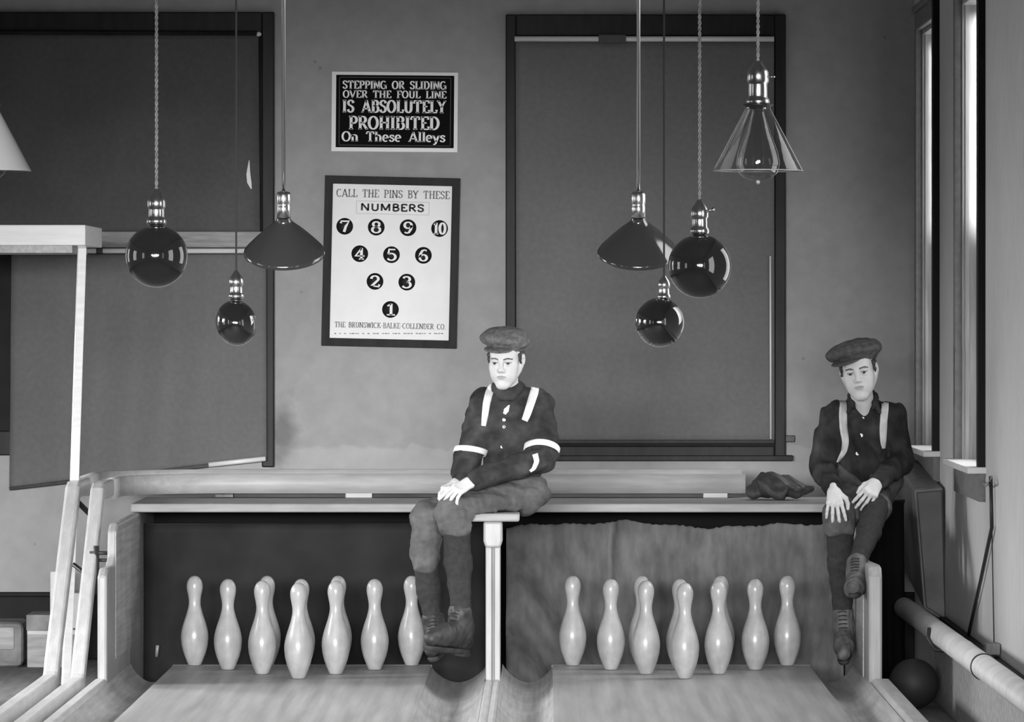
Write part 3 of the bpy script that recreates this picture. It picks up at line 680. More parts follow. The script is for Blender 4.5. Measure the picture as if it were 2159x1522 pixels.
m.add(vs, [(j * (nx + 1) + i, j * (nx + 1) + i + 1, (j + 1) * (nx + 1) + i + 1, (j + 1) * (nx + 1) + i) for j in range(nz) for i in range(nx)], True)
o = m.build('canvas', MT['canvas'], t); q = o.modifiers.new('thickness', 'SOLIDIFY'); q.thickness = 0.006; q.offset = 1

# ------------------------------------------------------------------ ball return: two rails and the runway across the pit
def arc_pts(cx, cy, r, a0, a1, z, n=12):
    return [(cx + r * math.cos(math.radians(a0 + (a1 - a0) * i / n)), cy + r * math.sin(math.radians(a0 + (a1 - a0) * i / n)), z) for i in range(n + 1)]
def sec(w, h): return [(-w / 2, -h / 2), (w / 2, -h / 2), (w / 2, h / 2), (-w / 2, h / 2)]
t = thing('ball_return', 'pair of pale wooden ball return rails dropping steeply beside the pit', 'ball return', (-1.95, 21.3, ZF))
def rail(x, yb, yt, w, mt):
    rn = [(x, Y0, -0.012), (x, yb - 0.07, -0.010), (x, yb - 0.02, 0.006), (x, yb + 0.035, 0.06), (x, yt - 0.03, 0.690), (x, yt + 0.015, 0.728), (x, yt + 0.08, 0.744), (x, yt + 0.55, 0.744)]
    return MB().sweep(rn, sec(w, 0.072))
rail(-1.898, 21.2, 22.08, 0.056, 0).build('inner_rail', MT['palewood_long'], t, bevel=0.010)
rail(-2.022, 21.36, 22.30, 0.062, 0).build('outer_rail', MT['palewood_long'], t, bevel=0.012)
for y in (17, 18.6, 20.2): MB().box(-2.07, -1.86, y, y + 0.09, ZF, -0.048).build('trestle', MT['floor'], t)
m = MB(); m.tube([(-2.0, 22.33, 0.69), (-1.94, 22.25, 0.64), (-1.90, 22.18, 0.655)], 0.012, 8).build('iron_brace', MT['iron'], t); m = MB(); m.tube([(-1.99, 22.0, 0.44), (-1.93, 21.95, 0.40), (-1.93, 21.9, 0.30)], 0.010, 8)
m.build('iron_brace', MT['iron'], t)
MB().box(-1.992, -1.926, 21.33, 21.36, ZF, -0.02).build('post_foot', MT['iron'], t)

t = thing('ball_runway', 'long pale runway trough with a curved end lying across the pit plank', 'ball runway', (-0.5, 23.5, 0.669))
front = [(-1.898, 22.64, 0.732)] + arc_pts(-1.898 + 0.45, 23.05, 0.45, 180, 90, 0.732) + [(0.90, 23.5, 0.732)]
MB().sweep(front, sec(0.045, 0.086), True).build('front_board', MT['palewood'], t)
rear = [(-2.022, 22.90, 0.740)] + arc_pts(-2.022 + 0.5, 23.45, 0.5, 180, 90, 0.740) + [(0.90, 23.95, 0.740)]
MB().sweep(rear, sec(0.045, 0.086), True).build('rear_board', MT['palewood'], t)
MB().box(-1.6, 0.895, 23.5, 23.95, 0.694, 0.71).build('bed', MT['gutter'], t)
MB().box(0.71, 0.82, 23.48, 23.575, 0.669, 0.692).build('spacer_block', MT['palewood'], t, bevel=0.002)
MB().box(-0.9, -0.78, 23.48, 23.575, 0.669, 0.692).build('spacer_block', MT['palewood'], t, bevel=0.002)
for x in (-1.5, -0.3, 0.75): MB().box(x, x + 0.08, 23.72, 23.8, ZF, 0.694).build('support_post', MT['floor'], t)

# ------------------------------------------------------------------ raised stand behind the rails
t = thing('wooden_stand', 'white topped wooden shelf stand held up by one thin leaning post', 'stand', (-1.95, 22.1, ZF))
MB().box(-3.2, -1.94, 22.0, 22.82, 1.786, 1.872).build('top_board', MT['whitepaint'], t, bevel=0.004)
MB().box(-3.1, -2.0, 22.05, 22.78, 1.755, 1.786).build('under_frame', MT['gutter'], t)
a = P(173, 520, 22.06); c = P(150, 1150, 22.62)
m = MB(); q = 0.017
pts = [a, P(157, 1010, 22.5), Vector((-2.09, 22.72, ZF))]
MB().sweep([(p.x, p.y, p.z) for p in pts], sec(0.036, 0.04)).build('post', MT['whitepaint'], t, bevel=0.004)
MB().box(-3.15, -3.11, 22.3, 22.5, ZF, 1.786).build('post', MT['whitepaint'], t)

# boxes on the floor by the back wall
Yb = 24.3
def fbox(m, x0, y0, x1, y1, Y, d, zb=None):
    a = P(x0, y1, Y); b = P(x1, y0, Y)
    return m.box(a.x, b.x, Y, Y + d, a.z if zb is None else zb, b.z)
t = thing('crate', 'pale slatted crate on the floor behind the ball return rails', 'crate', P(113, 1400, Yb))
fbox(MB(), 57, 1335, 168, 1407, Yb, 0.3, ZF).build('crate_body', MT['crate'], t, bevel=0.004)
fbox(MB(), 55, 1296, 128, 1330, Yb - 0.01, 0.3).build('top_slat', MT['block'], t, bevel=0.004)
fbox(MB(), 57, 1328, 168, 1338, Yb - 0.006, 0.31).build('lip', MT['box_pale'], t, bevel=0.003)
t = tag(fbox(MB(), 130, 1250, 176, 1326, Yb + 0.05, 0.25, P(0, 1328, Yb).z + 0.004).build('carton', MT['box_pale'], bevel=0.006), 'small pale carton standing on the crate behind the rails', 'carton')
t = tag(fbox(MB(), 105, 1204, 127, 1322, Yb - 0.06, 0.035).build('short_board', MT['whitepaint'], bevel=0.008), 'short white board end leaning upright at the crate corner', 'board')
t = thing('bale', 'rough grey bundle on the floor by the dark baseboard next to the crate', 'bundle', P(20, 1400, Yb))
fbox(MB(), -70, 1312, 48, 1407, Yb, 0.35, ZF).build('wrapped_bundle', MT['block'], t, bevel=0.03)
fbox(MB(), -70, 1322, 30, 1370, Yb - 0.012, 0.03).build('pale_patch', MT['crate'], t, bevel=0.01)

# ------------------------------------------------------------------ ten pins on each alley
PIN = [(0, 1.0), (.12, 1.09), (.75, 1.36), (1.5, 1.66), (2.25, 1.93), (3.375, 2.20), (4.5, 2.32), (5.2, 2.30), (5.875, 2.2), (6.6, 2.03), (7.25, 1.84), (8.0, 1.59), (8.625, 1.38), (9.375, 1.17), (10, 1.04), (10.4, 1.0),
       (10.875, 1.0), (11.4, 1.06), (11.9, 1.16), (12.4, 1.27), (12.9, 1.345), (13.4, 1.36), (13.8, 1.3), (14.2, 1.16), (14.55, .94), (14.8, .68), (14.95, .38), (15, .02)]
m = MB(); m.lathe([(r * .0254, h * .0254) for h, r in PIN], (0, 0, 0), 40)
proto = m.build('bowling_pin', MT['pin'], origin=(0, 0, 0))
ROWS = [('7', 3, -1.5), ('8', 3, -.5), ('9', 3, .5), ('10', 3, 1.5), ('4', 2, -1), ('5', 2, 0), ('6', 2, 1), ('2', 1, -.5), ('3', 1, .5), ('1', 0, 0)]
WH = {'7': 'rear corner by the {a}', '8': 'second rear row pin from the {a}', '9': 'third rear row pin from the {a}', '10': 'rear corner by the {b}',
      '4': 'third row end toward the {a}', '5': 'middle pin behind the head pin', '6': 'third row end toward the {b}', '2': 'second row, {a} side', '3': 'second row, {b} side', '1': 'head pin in front'}
PX = {'ball return': dict(zip(('7', '8', '9', '10', '4', '5', '6', '2', '3', '1'), (410.5, 563, 713, 868, 480.6, 635, 790, 553, 708, 629.5))),
      'canvas': dict(zip(('7', '8', '9', '10', '4', '5', '6', '2', '3', '1'), (1207.5, 1353, 1520, 1660, 1288, 1434, 1592.5, 1362, 1515, 1444)))}
first = True; rn = random.Random(12)
for key, lane, a, b, grp in (('ball return', 'lane by the rails', 'rails', 'boots', 'pins standing on the lane by the ball return'),
                        ('canvas', 'canvas side lane', 'partition', 'wall', 'pins standing on the lane before the canvas curtain')):
    for num, row, off in ROWS:
        o = proto if first else proto.copy()
        if not first: COL.objects.link(o)
        first = False
        Y = 21.408 + row * 0.264 + rn.uniform(-.004, .004)
        o.location = ((PX[key][num] - VX) * Y / FPX, Y, 0.0016)
        o.scale = (1, 1, {'2': 1.018, '3': 1.018, '1': 1.03}.get(num, 1.0))
        o.rotation_euler = (0, 0, rn.uniform(0, 6.28))
        tag(o, 'maple pin, ' + WH[num].format(a=a, b=b) + ' on the ' + lane, 'bowling pin', grp)

# ------------------------------------------------------------------ hanging lamps
def twist(m, x, y, z0, z1, r, pitch, n=9):
    turns = (z1 - z0) / pitch; k = int(turns * n)
    for ph in (0, math.pi):
        pts = [(x + r * math.cos(ph + 2 * math.pi * i / n), y + r * math.sin(ph + 2 * math.pi * i / n), z0 + (z1 - z0) * i / k) for i in range(k + 1)]
        m.tube(pts, r * 1.05, 5)
    return m
def lamp_cord(t, c, z0, kind, s):
    if kind == 'twist': twist(MB(), c.x, c.y, z0, ZC, 2.0 * s, 24 * s).build('cord', MT['cord'], t)
    elif kind == 'thin': MB().tube([(c.x, c.y, z0), (c.x, c.y, ZC)], 2.2 * s, 8).build('cord', MT['cord_dark'], t)
    else: MB().tube([(c.x, c.y, z0), (c.x, c.y, ZC)], 4.0 * s, 12).build('hanging_pipe', MT['brass'], t)
    MB().lathe([(0.045, 0), (0.045, 0.01), (0.02, 0.03), (0.006, 0.035)], (c.x, c.y, ZC), 20, axis=(0, 0, -1)).build('ceiling_rose', MT['brass'], t)
SOCK = [(4, 0), (6, -3), (9, -8), (16, -18), (19.5, -27), (19.5, -38), (17, -42), (16.5, -44), (17, -50), (17, -58), (18.5, -62), (21, -66), (21, -73), (18, -76)]
def globe_lamp(label, px, ptop, pbot_sock, pyc, pr, Y, cord, key=False, egg=1.0, tilt=0.0, pxc=None):
    s = Y / FPX; top = P(px, ptop, Y)
    t = thing('globe_lamp', label, 'hanging lamp', P(px, pyc + pr, Y), 'dark globe lamps hanging over the lanes')
    q = (pbot_sock - ptop) / 76.0
    lamp_cord(t, top, top.z, cord, s)
    so = MB().lathe([(r * q * s, h * q * s) for r, h in SOCK], top, 28).build('socket', MT['brass'], t)
    if key:
        MB().tube([top + Vector((17 * s, 0, -24 * s)), top + Vector((27 * s, -2 * s, -22 * s))], 2.2 * s, 8).lathe([(2 * s, 0), (5.5 * s, 2 * s), (5.5 * s, 5 * s), (2 * s, 7 * s)], top + Vector((25 * s, -2 * s, -22 * s)), 14, axis=(1, 0, 0)).build('switch_key', MT['brass'], so)
    zb = top.z - (pbot_sock - ptop) * s
    MB().lathe([(13 * q * s, 0), (15 * q * s, -4 * s), (14 * q * s, -12 * s)], (top.x, Y, zb + 1 * s), 24).build('collar', MT['insulator'], t)
    c = P(px if pxc is None else pxc, pyc, Y); r = pr * s; prof = []
    for i in range(33):
        a = math.pi * i / 32
        prof.append((max(1e-4, r * math.sin(a)), r * math.cos(a) * egg))
    MB().lathe(prof, c, 48, axis=(math.sin(tilt), 0, math.cos(tilt))).build('globe', MT['globe'], t)
    return t
globe_lamp('large round dark globe lamp hanging in front of the shade roller', 330, 398, 474, 540, 66, 11.3, 'twist')
globe_lamp('large round dark globe lamp with a key switch, hanging before the tall shade', 1475, 420, 494, 561, 67, 11.3, 'twist', key=True)
globe_lamp('small dark globe lamp hanging crooked on a thin cord before the slack shade', 498, 570, 630, 681, 43, 15.6, 'thin', egg=1.13, tilt=math.radians(-16), pxc=498)
globe_lamp('small round dark globe lamp hanging low before the tall shade', 1400, 580, 630, 680, 52, 15.6, 'thin', pxc=1391)

def reflector_lamp(label, px, Y=16.0):
    s = Y / FPX; top = P(px, 403, Y)
    t = thing('reflector_lamp', label, 'hanging lamp', P(px, 577, Y), 'dark angled reflector lamps on stiff pipes')
    lamp_cord(t, top, top.z - 4 * s, 'pipe', s)
    MB().lathe([(5 * s, 0), (13 * s, -2 * s), (15 * s, -8 * s), (15 * s, -26 * s), (13.5 * s, -29 * s), (14.5 * s, -32 * s), (14.5 * s, -62 * s)], top, 24).build('socket', MT['brass'], t)
    T = math.radians(25); ax = Vector((0, math.sin(T), -math.cos(T)))
    apex = P(px, 462, Y)
    prof = [(14, -6), (15, 0), (18, 6), (24, 12), (32, 19), (45, 31), (60, 46), (74, 61), (83, 71), (86, 76), (85.5, 80), (83, 79), (72, 64), (42, 34), (16, 8), (6, 4)]
    MB().lathe([(r * s, h * s) for r, h in prof], apex, 56, axis=ax, cap=False).build('reflector', MT['enamel'], t)
    MB().lathe([(4 * s, 8 * s), (10 * s, 14 * s), (20 * s, 34 * s), (22 * s, 44 * s), (16 * s, 56 * s), (4 * s, 62 * s)], apex, 24, axis=ax).build('bulb', MT['milkglass'], t)
    return t
reflector_lamp('dark angled reflector lamp on a stiff pipe beside the framed chart', 598)
reflector_lamp('dark angled reflector lamp on a stiff pipe in front of the tall shade', 1346)

def cone_lamp(label, px, Y, glass, key):
    s = Y / FPX; top = P(px, 128, Y)
    t = thing('cone_lamp', label, 'hanging lamp', P(px, 385, Y), 'cone shade lamps on braided cord')
    lamp_cord(t, top, top.z, 'twist', s)
    prof = [(5, 0), (9, -2), (10, -7), (17, -15), (22, -24), (23, -44), (20, -48), (19.5, -50), (20, -74), (20.5, -78), (24, -82), (25, -88), (22, -93)]
    so = MB().lathe([(r * s, h * s) for r, h in prof], top, 32).build('socket', MT['brass'], t)
    if key: MB().tube([top + Vector((21 * s, 0, -34 * s)), top + Vector((34 * s, -2 * s, -34 * s))], 1.6 * s, 8).lathe([(1.5 * s, 0), (3.5 * s, 1 * s), (1.5 * s, 3 * s)], top + Vector((33 * s, -2 * s, -34 * s)), 10, axis=(1, 0, 0)).build('switch_key', MT['brass'], so)
    g = MB().lathe([(22 * s, 0), (32 * s, -2 * s), (32 * s, -4 * s), (27 * s, -6 * s), (27 * s, -10 * s), (22 * s, -12 * s)], (top.x, Y, top.z - 90 * s), 32).build('gallery', MT['insulator'], t)
    MB().lathe([(1.5 * s, 0), (3.6 * s, 1 * s), (3.6 * s, 4 * s), (1 * s, 6 * s)], (top.x - 22 * s, Y - 16 * s, top.z - 100 * s), 12, axis=(0, -1, 0)).lathe([(1.5 * s, 0), (3.6 * s, 1 * s), (3.6 * s, 4 * s), (1 * s, 6 * s)], (top.x + 12 * s, Y - 23 * s, top.z - 101 * s), 12, axis=(0, -1, 0)).build('set_screw', MT['brass'], g)
    th = 2.2
    sh = [(25, -98), (95, -230), (95.5, -232), (94, -233.2), (92.6, -232), (25 - th, -100)]
    MB().lathe([(r * s, h * s) for r, h in sh], top, 64, cap=False).build('cone_shade', MT['glass' if glass else 'milkglass'], t)
    MB().lathe([(93.2 * s, -230.4 * s), (95.6 * s, -231 * s), (95.6 * s, -233 * s), (93.2 * s, -233 * s), (93.2 * s, -230.4 * s)], top, 64, cap=False).build('rim', MT['milkglass'], t)
    bl = [(12, -96), (14, -112), (26, -150), (42, -190), (47, -216), (42, -236), (30, -247), (14, -252), (4.5, -253), (4, -258), (1, -260)]
    MB().lathe([(r * s, h * s) for r, h in bl], top, 40).build('bulb', MT['bulb'], t)
    MB().lathe([(3.4 * s, -251 * s), (4.8 * s, -255 * s), (3.6 * s, -259 * s), (0.5 * s, -261 * s)], top, 14).build('bulb_tip', MT['milkglass'], t)
    return t
cone_lamp('clear glass cone lamp with a brass key socket, bulb tip showing below', 1598, 9.3, True, True)
cone_lamp('pale milky cone lamp shade cut off by the picture edge', -30, 9.3, False, False)

# ------------------------------------------------------------------ along the right hand wall
t = thing('padded_screen', 'tall dark oilcloth padded screen leaning on the side wall under the window', 'padded screen', P(1960, 1290, 23.0))
def padded(yf, yb):
    f = lambda x, y, Y: P(x, y, Y)
    A = [f(1928, 1032, yf), f(1989, 1027, yf), f(1996, 1312, yf), f(1948, 1285, yf)]
    B = [f(1881, 976, yb), f(1930, 966, yb), f(1936, 1240, yb), f(1897, 1182, yb)]
    return A, B
A, B = padded(22.95, 24.35)
m = MB(); m.add(A + B, [(0, 1, 2, 3), (7, 6, 5, 4), (0, 4, 5, 1), (1, 5, 6, 2), (2, 6, 7, 3), (3, 7, 4, 0)])
m.build('pad', MT['leather_side'], t, bevel=0.012)
m = MB(); q = [A[0] + Vector((.008, -.004, -.012)), A[1] + Vector((-.004, -.004, -.012)), A[2] + Vector((-.004, -.004, .01)), A[3] + Vector((.008, -.004, .01))]
m.add(q + [p + Vector((0, .02, 0)) for p in q], [(0, 1, 2, 3), (7, 6, 5, 4), (0, 4, 5, 1), (1, 5, 6, 2), (2, 6, 7, 3), (3, 7, 4, 0)])
m.build('end_panel', MT['leather'], t, bevel=0.006)

t = thing('black_drape', 'black cloth drape filling the gap between the kickback board and the padded screen', 'drape', (1.49, 23.45, ZF))
m = MB(); vs = []
for j in range(13):
    for i in range(25):
        u, v = i / 24, j / 12
        vs.append((1.375 + 0.235 * u, 23.45 + 0.02 * math.sin(u * 19 + v) * (1.1 - v), ZF + 0.005 + 0.80 * v))
m.add(vs, [(j * 25 + i, j * 25 + i + 1, (j + 1) * 25 + i + 1, (j + 1) * 25 + i) for j in range(12) for i in range(24)], True)
o = m.build('cloth', MT['black'], t); q = o.modifiers.new('thickness', 'SOLIDIFY'); q.thickness = 0.006
MB().tube([(1.37, 23.45, 0.655), (1.615, 23.45, 0.655)], 0.008, 8).build('rail', MT['iron'], t)

t = thing('heating_pipe', 'fat pale painted pipe with couplings running along the foot of the side wall', 'pipe', (1.6, 20, 0.1))
a = Vector((1.60, 23.28, 0.187)); c = Vector((1.60, 14.0, 0.235)); d = (c - a).normalized()
m = MB(); m.lathe([(0.001, -0.012), (0.03, -0.008), (0.042, 0.004), (0.046, 0.02), (0.046, (c - a).length)], a, 32, axis=d); m.build('pipe_run', MT['pipe'], t)
for yy, nm, w_, rr in ((19.95, 'coupling', 0.012, 0.0475), (19.05, 'iron_ring', 0.02, 0.050)):
    k = (a.y - yy) / (a.y - c.y); p = a.lerp(c, k)
    MB().lathe([(0.0455, 0), (rr, 0.002), (rr, w_), (0.0455, w_ + .002)], p, 32, axis=d, cap=False).build(nm, MT['iron' if nm == 'iron_ring' else 'pipe'], t)
p = a.lerp(c, (a.y - 21.05) / (a.y - c.y))
m = MB(); m.tube([p + Vector((-.05, .02, .03)), p + Vector((-.056, 0, -.01)), p + Vector((-.03, -.02, -.055)), p + Vector((.02, -.03, -.062)), p + Vector((.05, -.03, -.050))], 0.008, 8)
m.build('hanger', MT['iron'], t)
for yy in (14.5, 16.2): MB().box(1.59, 1.61, yy, yy + 0.04, ZF, 0.18).build('bracket', MT['iron'], t)

tag(MB().box(1.655, 1.735, 13.0, 22.1, ZF, 0.115).build('wall_bench', MT['crate'], bevel=0.006), 'low boxed wooden ledge with a streaked face below the pale pipe', 'ledge')

t = thing('window_pole', 'thin dark pole leaning on the side wall below the window', 'pole', P(2040, 1340, 20.55))
def on_wall(px, d=0.0): return (XR - d) * FPX / (px - VX)
def pw(px, py, d=0.015): return P(px, py, on_wall(px, d))
m = MB(); m.tube([pw(2089, 1004), pw(2090, 1060), pw(2091, 1112), pw(2068, 1222), pw(2042, 1338)], [0.0075] * 5, 8); m.build('pole_shaft', MT['iron'], t)
MB().tube([pw(2072, 1018, .012), pw(2078, 1024, .03), pw(2086, 1018, .035), pw(2090, 1006, .02)], 0.005, 8).build('hook', MT['pin'], t)
t = thing('wall_wire', 'fine wire running straight down the side wall to a block by the pipe', 'wire', pw(2096, 1375))
MB().tube([pw(2091, 1100, .008), pw(2096, 1368, .008)], 0.0028, 6).build('wire_run', MT['cord_dark'], t)
a = pw(2092, 1362, .03)
MB().box(a.x - 0.03, XR - 0.004, a.y - 0.06, a.y + 0.05, a.z - 0.03, a.z + 0.012).build('foot_block', MT['floor'], t, bevel=0.004)
tag(MB().lathe([(max(1e-4, .105 * math.sin(math.pi * i / 24)), .105 - .105 * math.cos(math.pi * i / 24)) for i in range(25)], P(1922, 1470, 21.9) * 1 if False else Vector((1.535, 21.75, ZF)), 36).build('bowling_ball', MT['ball']), 'dark bowling ball in the shadow on the floor under the pipe', 'ball')

# ------------------------------------------------------------------ soft forms: bodies and clothes as one smooth surface each
def A3(v): return np.array(v, dtype=np.float64)
def capf(a, b, r1, r2=None):
    a = A3(a); b = A3(b); r2 = r1 if r2 is None else r2; d = b - a; L = float(d @ d) or 1e-12
    def f(p):
        t = np.clip(((p - a) @ d) / L, 0, 1)
        q = p - a - t[:, None] * d
        return np.sqrt((q * q).sum(1)) - (r1 + (r2 - r1) * t)
    R = max(r1, r2)
    return f, np.minimum(a, b) - R, np.maximum(a, b) + R
def ellf(c, r, R=None):
    c = A3(c); r = A3(r); R = np.eye(3) if R is None else R
    def f(p):
        q = (p - c) @ R
        k0 = np.sqrt(((q / r) ** 2).sum(1)); k1 = np.sqrt(((q / (r * r)) ** 2).sum(1)) + 1e-9
        return np.where(k0 < 1e-6, -r.min(), k0 * (k0 - 1) / k1)
    m = float(r.max())
    return f, c - m, c + m
def boxf(c, h, rr, R=None):
    c = A3(c); h = A3(h); R = np.eye(3) if R is None else R
    def f(p):
        q = np.abs((p - c) @ R) - (h - rr)
        return np.sqrt((np.maximum(q, 0) ** 2).sum(1)) + np.minimum(q.max(1), 0) - rr
    m = float(np.linalg.norm(h))
    return f, c - m, c + m
class Form:
    def __init__(s): s.ops = []; s.disp = None
    def u(s, prim, k=0.02): s.ops.append(('u', prim, k)); return s
    def cut(s, prim, k=0.01): s.ops.append(('c', prim, k)); return s
    def cap(s, a, b, r1, r2=None, k=0.02): return s.u(capf(a, b, r1, r2), k)
    def ell(s, c, r, R=None, k=0.02): return s.u(ellf(c, r, R), k)
    def box(s, c, h, rr, R=None, k=0.01): return s.u(boxf(c, h, rr, R), k)
    def chain(s, pts, rs, k=0.02):
        for i in range(len(pts) - 1): s.cap(pts[i], pts[i + 1], rs[i], rs[i + 1], k)
        return s
    def ev(s, p, ops=None):
        d = None
        for kind, prim, k in (s.ops if ops is None else ops):
            e = prim[0](p)
            if d is None: d = e if kind == 'u' else np.full(len(p), 1.0); continue
            if kind == 'u':
                h = np.maximum(k - np.abs(d - e), 0) / k; d = np.minimum(d, e) - h * h * k * 0.25
            else:
                e = -e; h = np.maximum(k - np.abs(d - e), 0) / k; d = np.maximum(d, e) + h * h * k * 0.25
        if s.disp is not None and d is not None: d = d + s.disp(p)
        return d
    def mesh(s, h):
        lo = np.min([o[1][1] for o in s.ops if o[0] == 'u'], 0) - 3 * h - 0.01
        hi = np.max([o[1][2] for o in s.ops if o[0] == 'u'], 0) + 3 * h + 0.01
        B = 12
        nb = np.ceil((hi - lo) / (h * B)).astype(int); n = nb * B
        G = np.full(tuple(n), 1.0, np.float32)
        ii = np.stack(np.meshgrid(*[np.arange(k) for k in nb], indexing='ij'), -1).reshape(-1, 3)
        cen = lo + (ii * B + (B - 1) / 2) * h
        hd = h * B * 0.87
        D = np.stack([o[1][0](cen) for o in s.ops], 1)
        isu = np.array([o[0] == 'u' for o in s.ops])
        mu = D[:, isu].min(1)
        loc = np.stack(np.meshgrid(*[np.arange(B)] * 3, indexing='ij'), -1).reshape(-1, 3)
        for bi in range(len(ii)):
            i0, j0, k0 = ii[bi] * B
            if mu[bi] > hd * 1.25 + 0.03: continue
            if mu[bi] < -hd * 1.6 - 0.05 and not (D[bi][~isu] < hd + 0.05).any():
                G[i0:i0 + B, j0:j0 + B, k0:k0 + B] = -1.0; continue
            lim = max(mu[bi], 0) + 2.2 * hd + 0.05
            ops = [o for o, dd, u in zip(s.ops, D[bi], isu) if dd < (lim if u else hd + 0.06)]
            p = lo + (ii[bi] * B + loc) * h
            G[i0:i0 + B, j0:j0 + B, k0:k0 + B] = s.ev(p, ops).reshape(B, B, B)
        return nets(G, lo, h)
def nets(G, lo, h):
    S = G < 0
    nx, ny, nz = G.shape
    cnt = np.zeros((nx - 1, ny - 1, nz - 1), np.int8)
    for dx in (0, 1):
        for dy in (0, 1):
            for dz in (0, 1): cnt += S[dx:nx - 1 + dx, dy:ny - 1 + dy, dz:nz - 1 + dz]
    act = (cnt > 0) & (cnt < 8)
    idx = np.full(act.shape, -1, np.int64); C = np.argwhere(act); idx[act] = np.arange(len(C))
    acc = np.zeros((len(C), 3)); num = np.zeros(len(C))
    cs = [(x, y, z) for x in (0, 1) for y in (0, 1) for z in (0, 1)]
    for a in cs:
        for ax in range(3):
            if a[ax]: continue
            b = list(a); b[ax] = 1
            ga = G[C[:, 0] + a[0], C[:, 1] + a[1], C[:, 2] + a[2]].astype(np.float64); gb = G[C[:, 0] + b[0], C[:, 1] + b[1], C[:, 2] + b[2]].astype(np.float64)
            m = (ga < 0) != (gb < 0)
            t = np.where(m, ga / np.where(m, ga - gb, 1), 0)
            pt = np.tile(np.array(a, float), (len(C), 1)); pt[:, ax] = t
            acc[m] += pt[m]; num[m] += 1
    V = lo + (C + acc / num[:, None]) * h
    F = []
    for ax in range(3):
        o1, o2 = [i for i in range(3) if i != ax]
        sl0 = [slice(None)] * 3; sl1 = [slice(None)] * 3
        sl0[ax] = slice(0, -1); sl1[ax] = slice(1, None)
        sa = S[tuple(sl0)]; sb = S[tuple(sl1)]
        E = np.argwhere(sa != sb)
        E = E[(E[:, o1] > 0) & (E[:, o2] > 0) & (E[:, o1] < G.shape[o1] - 1) & (E[:, o2] < G.shape[o2] - 1)]
        if not len(E): continue
        def cell(d1, d2):
            c = E.copy(); c[:, o1] -= d1; c[:, o2] -= d2
            return idx[c[:, 0], c[:, 1], c[:, 2]]
        q = np.stack([cell(1, 1), cell(0, 1), cell(0, 0), cell(1, 0)], 1)
        flip = sa[E[:, 0], E[:, 1], E[:, 2]]
        if ax == 1: flip = ~flip
        q[~flip] = q[~flip][:, ::-1]
        F.append(q)
    F = np.concatenate(F); F = F[(F >= 0).all(1)]
    return V, F
def form_obj(form, name, mats, parent, h, paint=None, label=None, relax=1):
    V, F = form.mesh(h)
    org = np.array(ROOT[parent.name])
    me = bpy.data.meshes.new(name)
    me.vertices.add(len(V)); me.vertices.foreach_set('co', (V - org).astype(np.float32).ravel())
    me.loops.add(F.size); me.loops.foreach_set('vertex_index', F.astype(np.int32).ravel())
    me.polygons.add(len(F)); me.polygons.foreach_set('loop_start', np.arange(0, F.size, 4, dtype=np.int32))
    me.polygons.foreach_set('loop_total', np.full(len(F), 4, np.int32))
    me.polygons.foreach_set('use_smooth', np.ones(len(F), bool))
    for m in (mats if isinstance(mats, (list, tuple)) else [mats]): me.materials.append(m)
    if paint is not None: me.polygons.foreach_set('material_index', paint(V[F].mean(1)).astype(np.int32))
    me.update(calc_edges=True); me.validate()
    o = bpy.data.objects.new(name, me); COL.objects.link(o); o.parent = parent; ROOT[o.name] = ROOT[parent.name]
    if relax:
        q = o.modifiers.new('relax', 'SMOOTH'); q.factor = 0.5; q.iterations = relax
    if label: o['label'] = label
    return o

def folds(seed, amp, lam, n=4):
    """cloth wrinkles: a few crossing wave trains bent by each other"""
    r = np.random.RandomState(seed)
    K = r.normal(size=(n, 3)); K /= np.linalg.norm(K, axis=1)[:, None]; K *= (2 * np.pi / lam) * r.uniform(.6, 1.5, (n, 1)); ph = r.uniform(0, 6.28, n)
    W = r.normal(size=(3, 3)) * 9
    def f(p):
        q = p + 0.018 * np.sin(p @ W)
        s = 0
        for k, h in zip(K, ph):
            x = np.sin(q @ k + h); s = s + x * np.abs(x)
        return -amp * s / n * 1.8
    return f

def rotm(yaw, pitch, roll):
    y, p, r = [math.radians(a) for a in (yaw, pitch, roll)]
    Rz = np.array([[math.cos(y), -math.sin(y), 0], [math.sin(y), math.cos(y), 0], [0, 0, 1]])
    Rx = np.array([[1, 0, 0], [0, math.cos(p), -math.sin(p)], [0, math.sin(p), math.cos(p)]])
    Ry = np.array([[math.cos(r), 0, math.sin(r)], [0, 1, 0], [-math.sin(r), 0, math.cos(r)]])
    return Ry @ Rz @ Rx

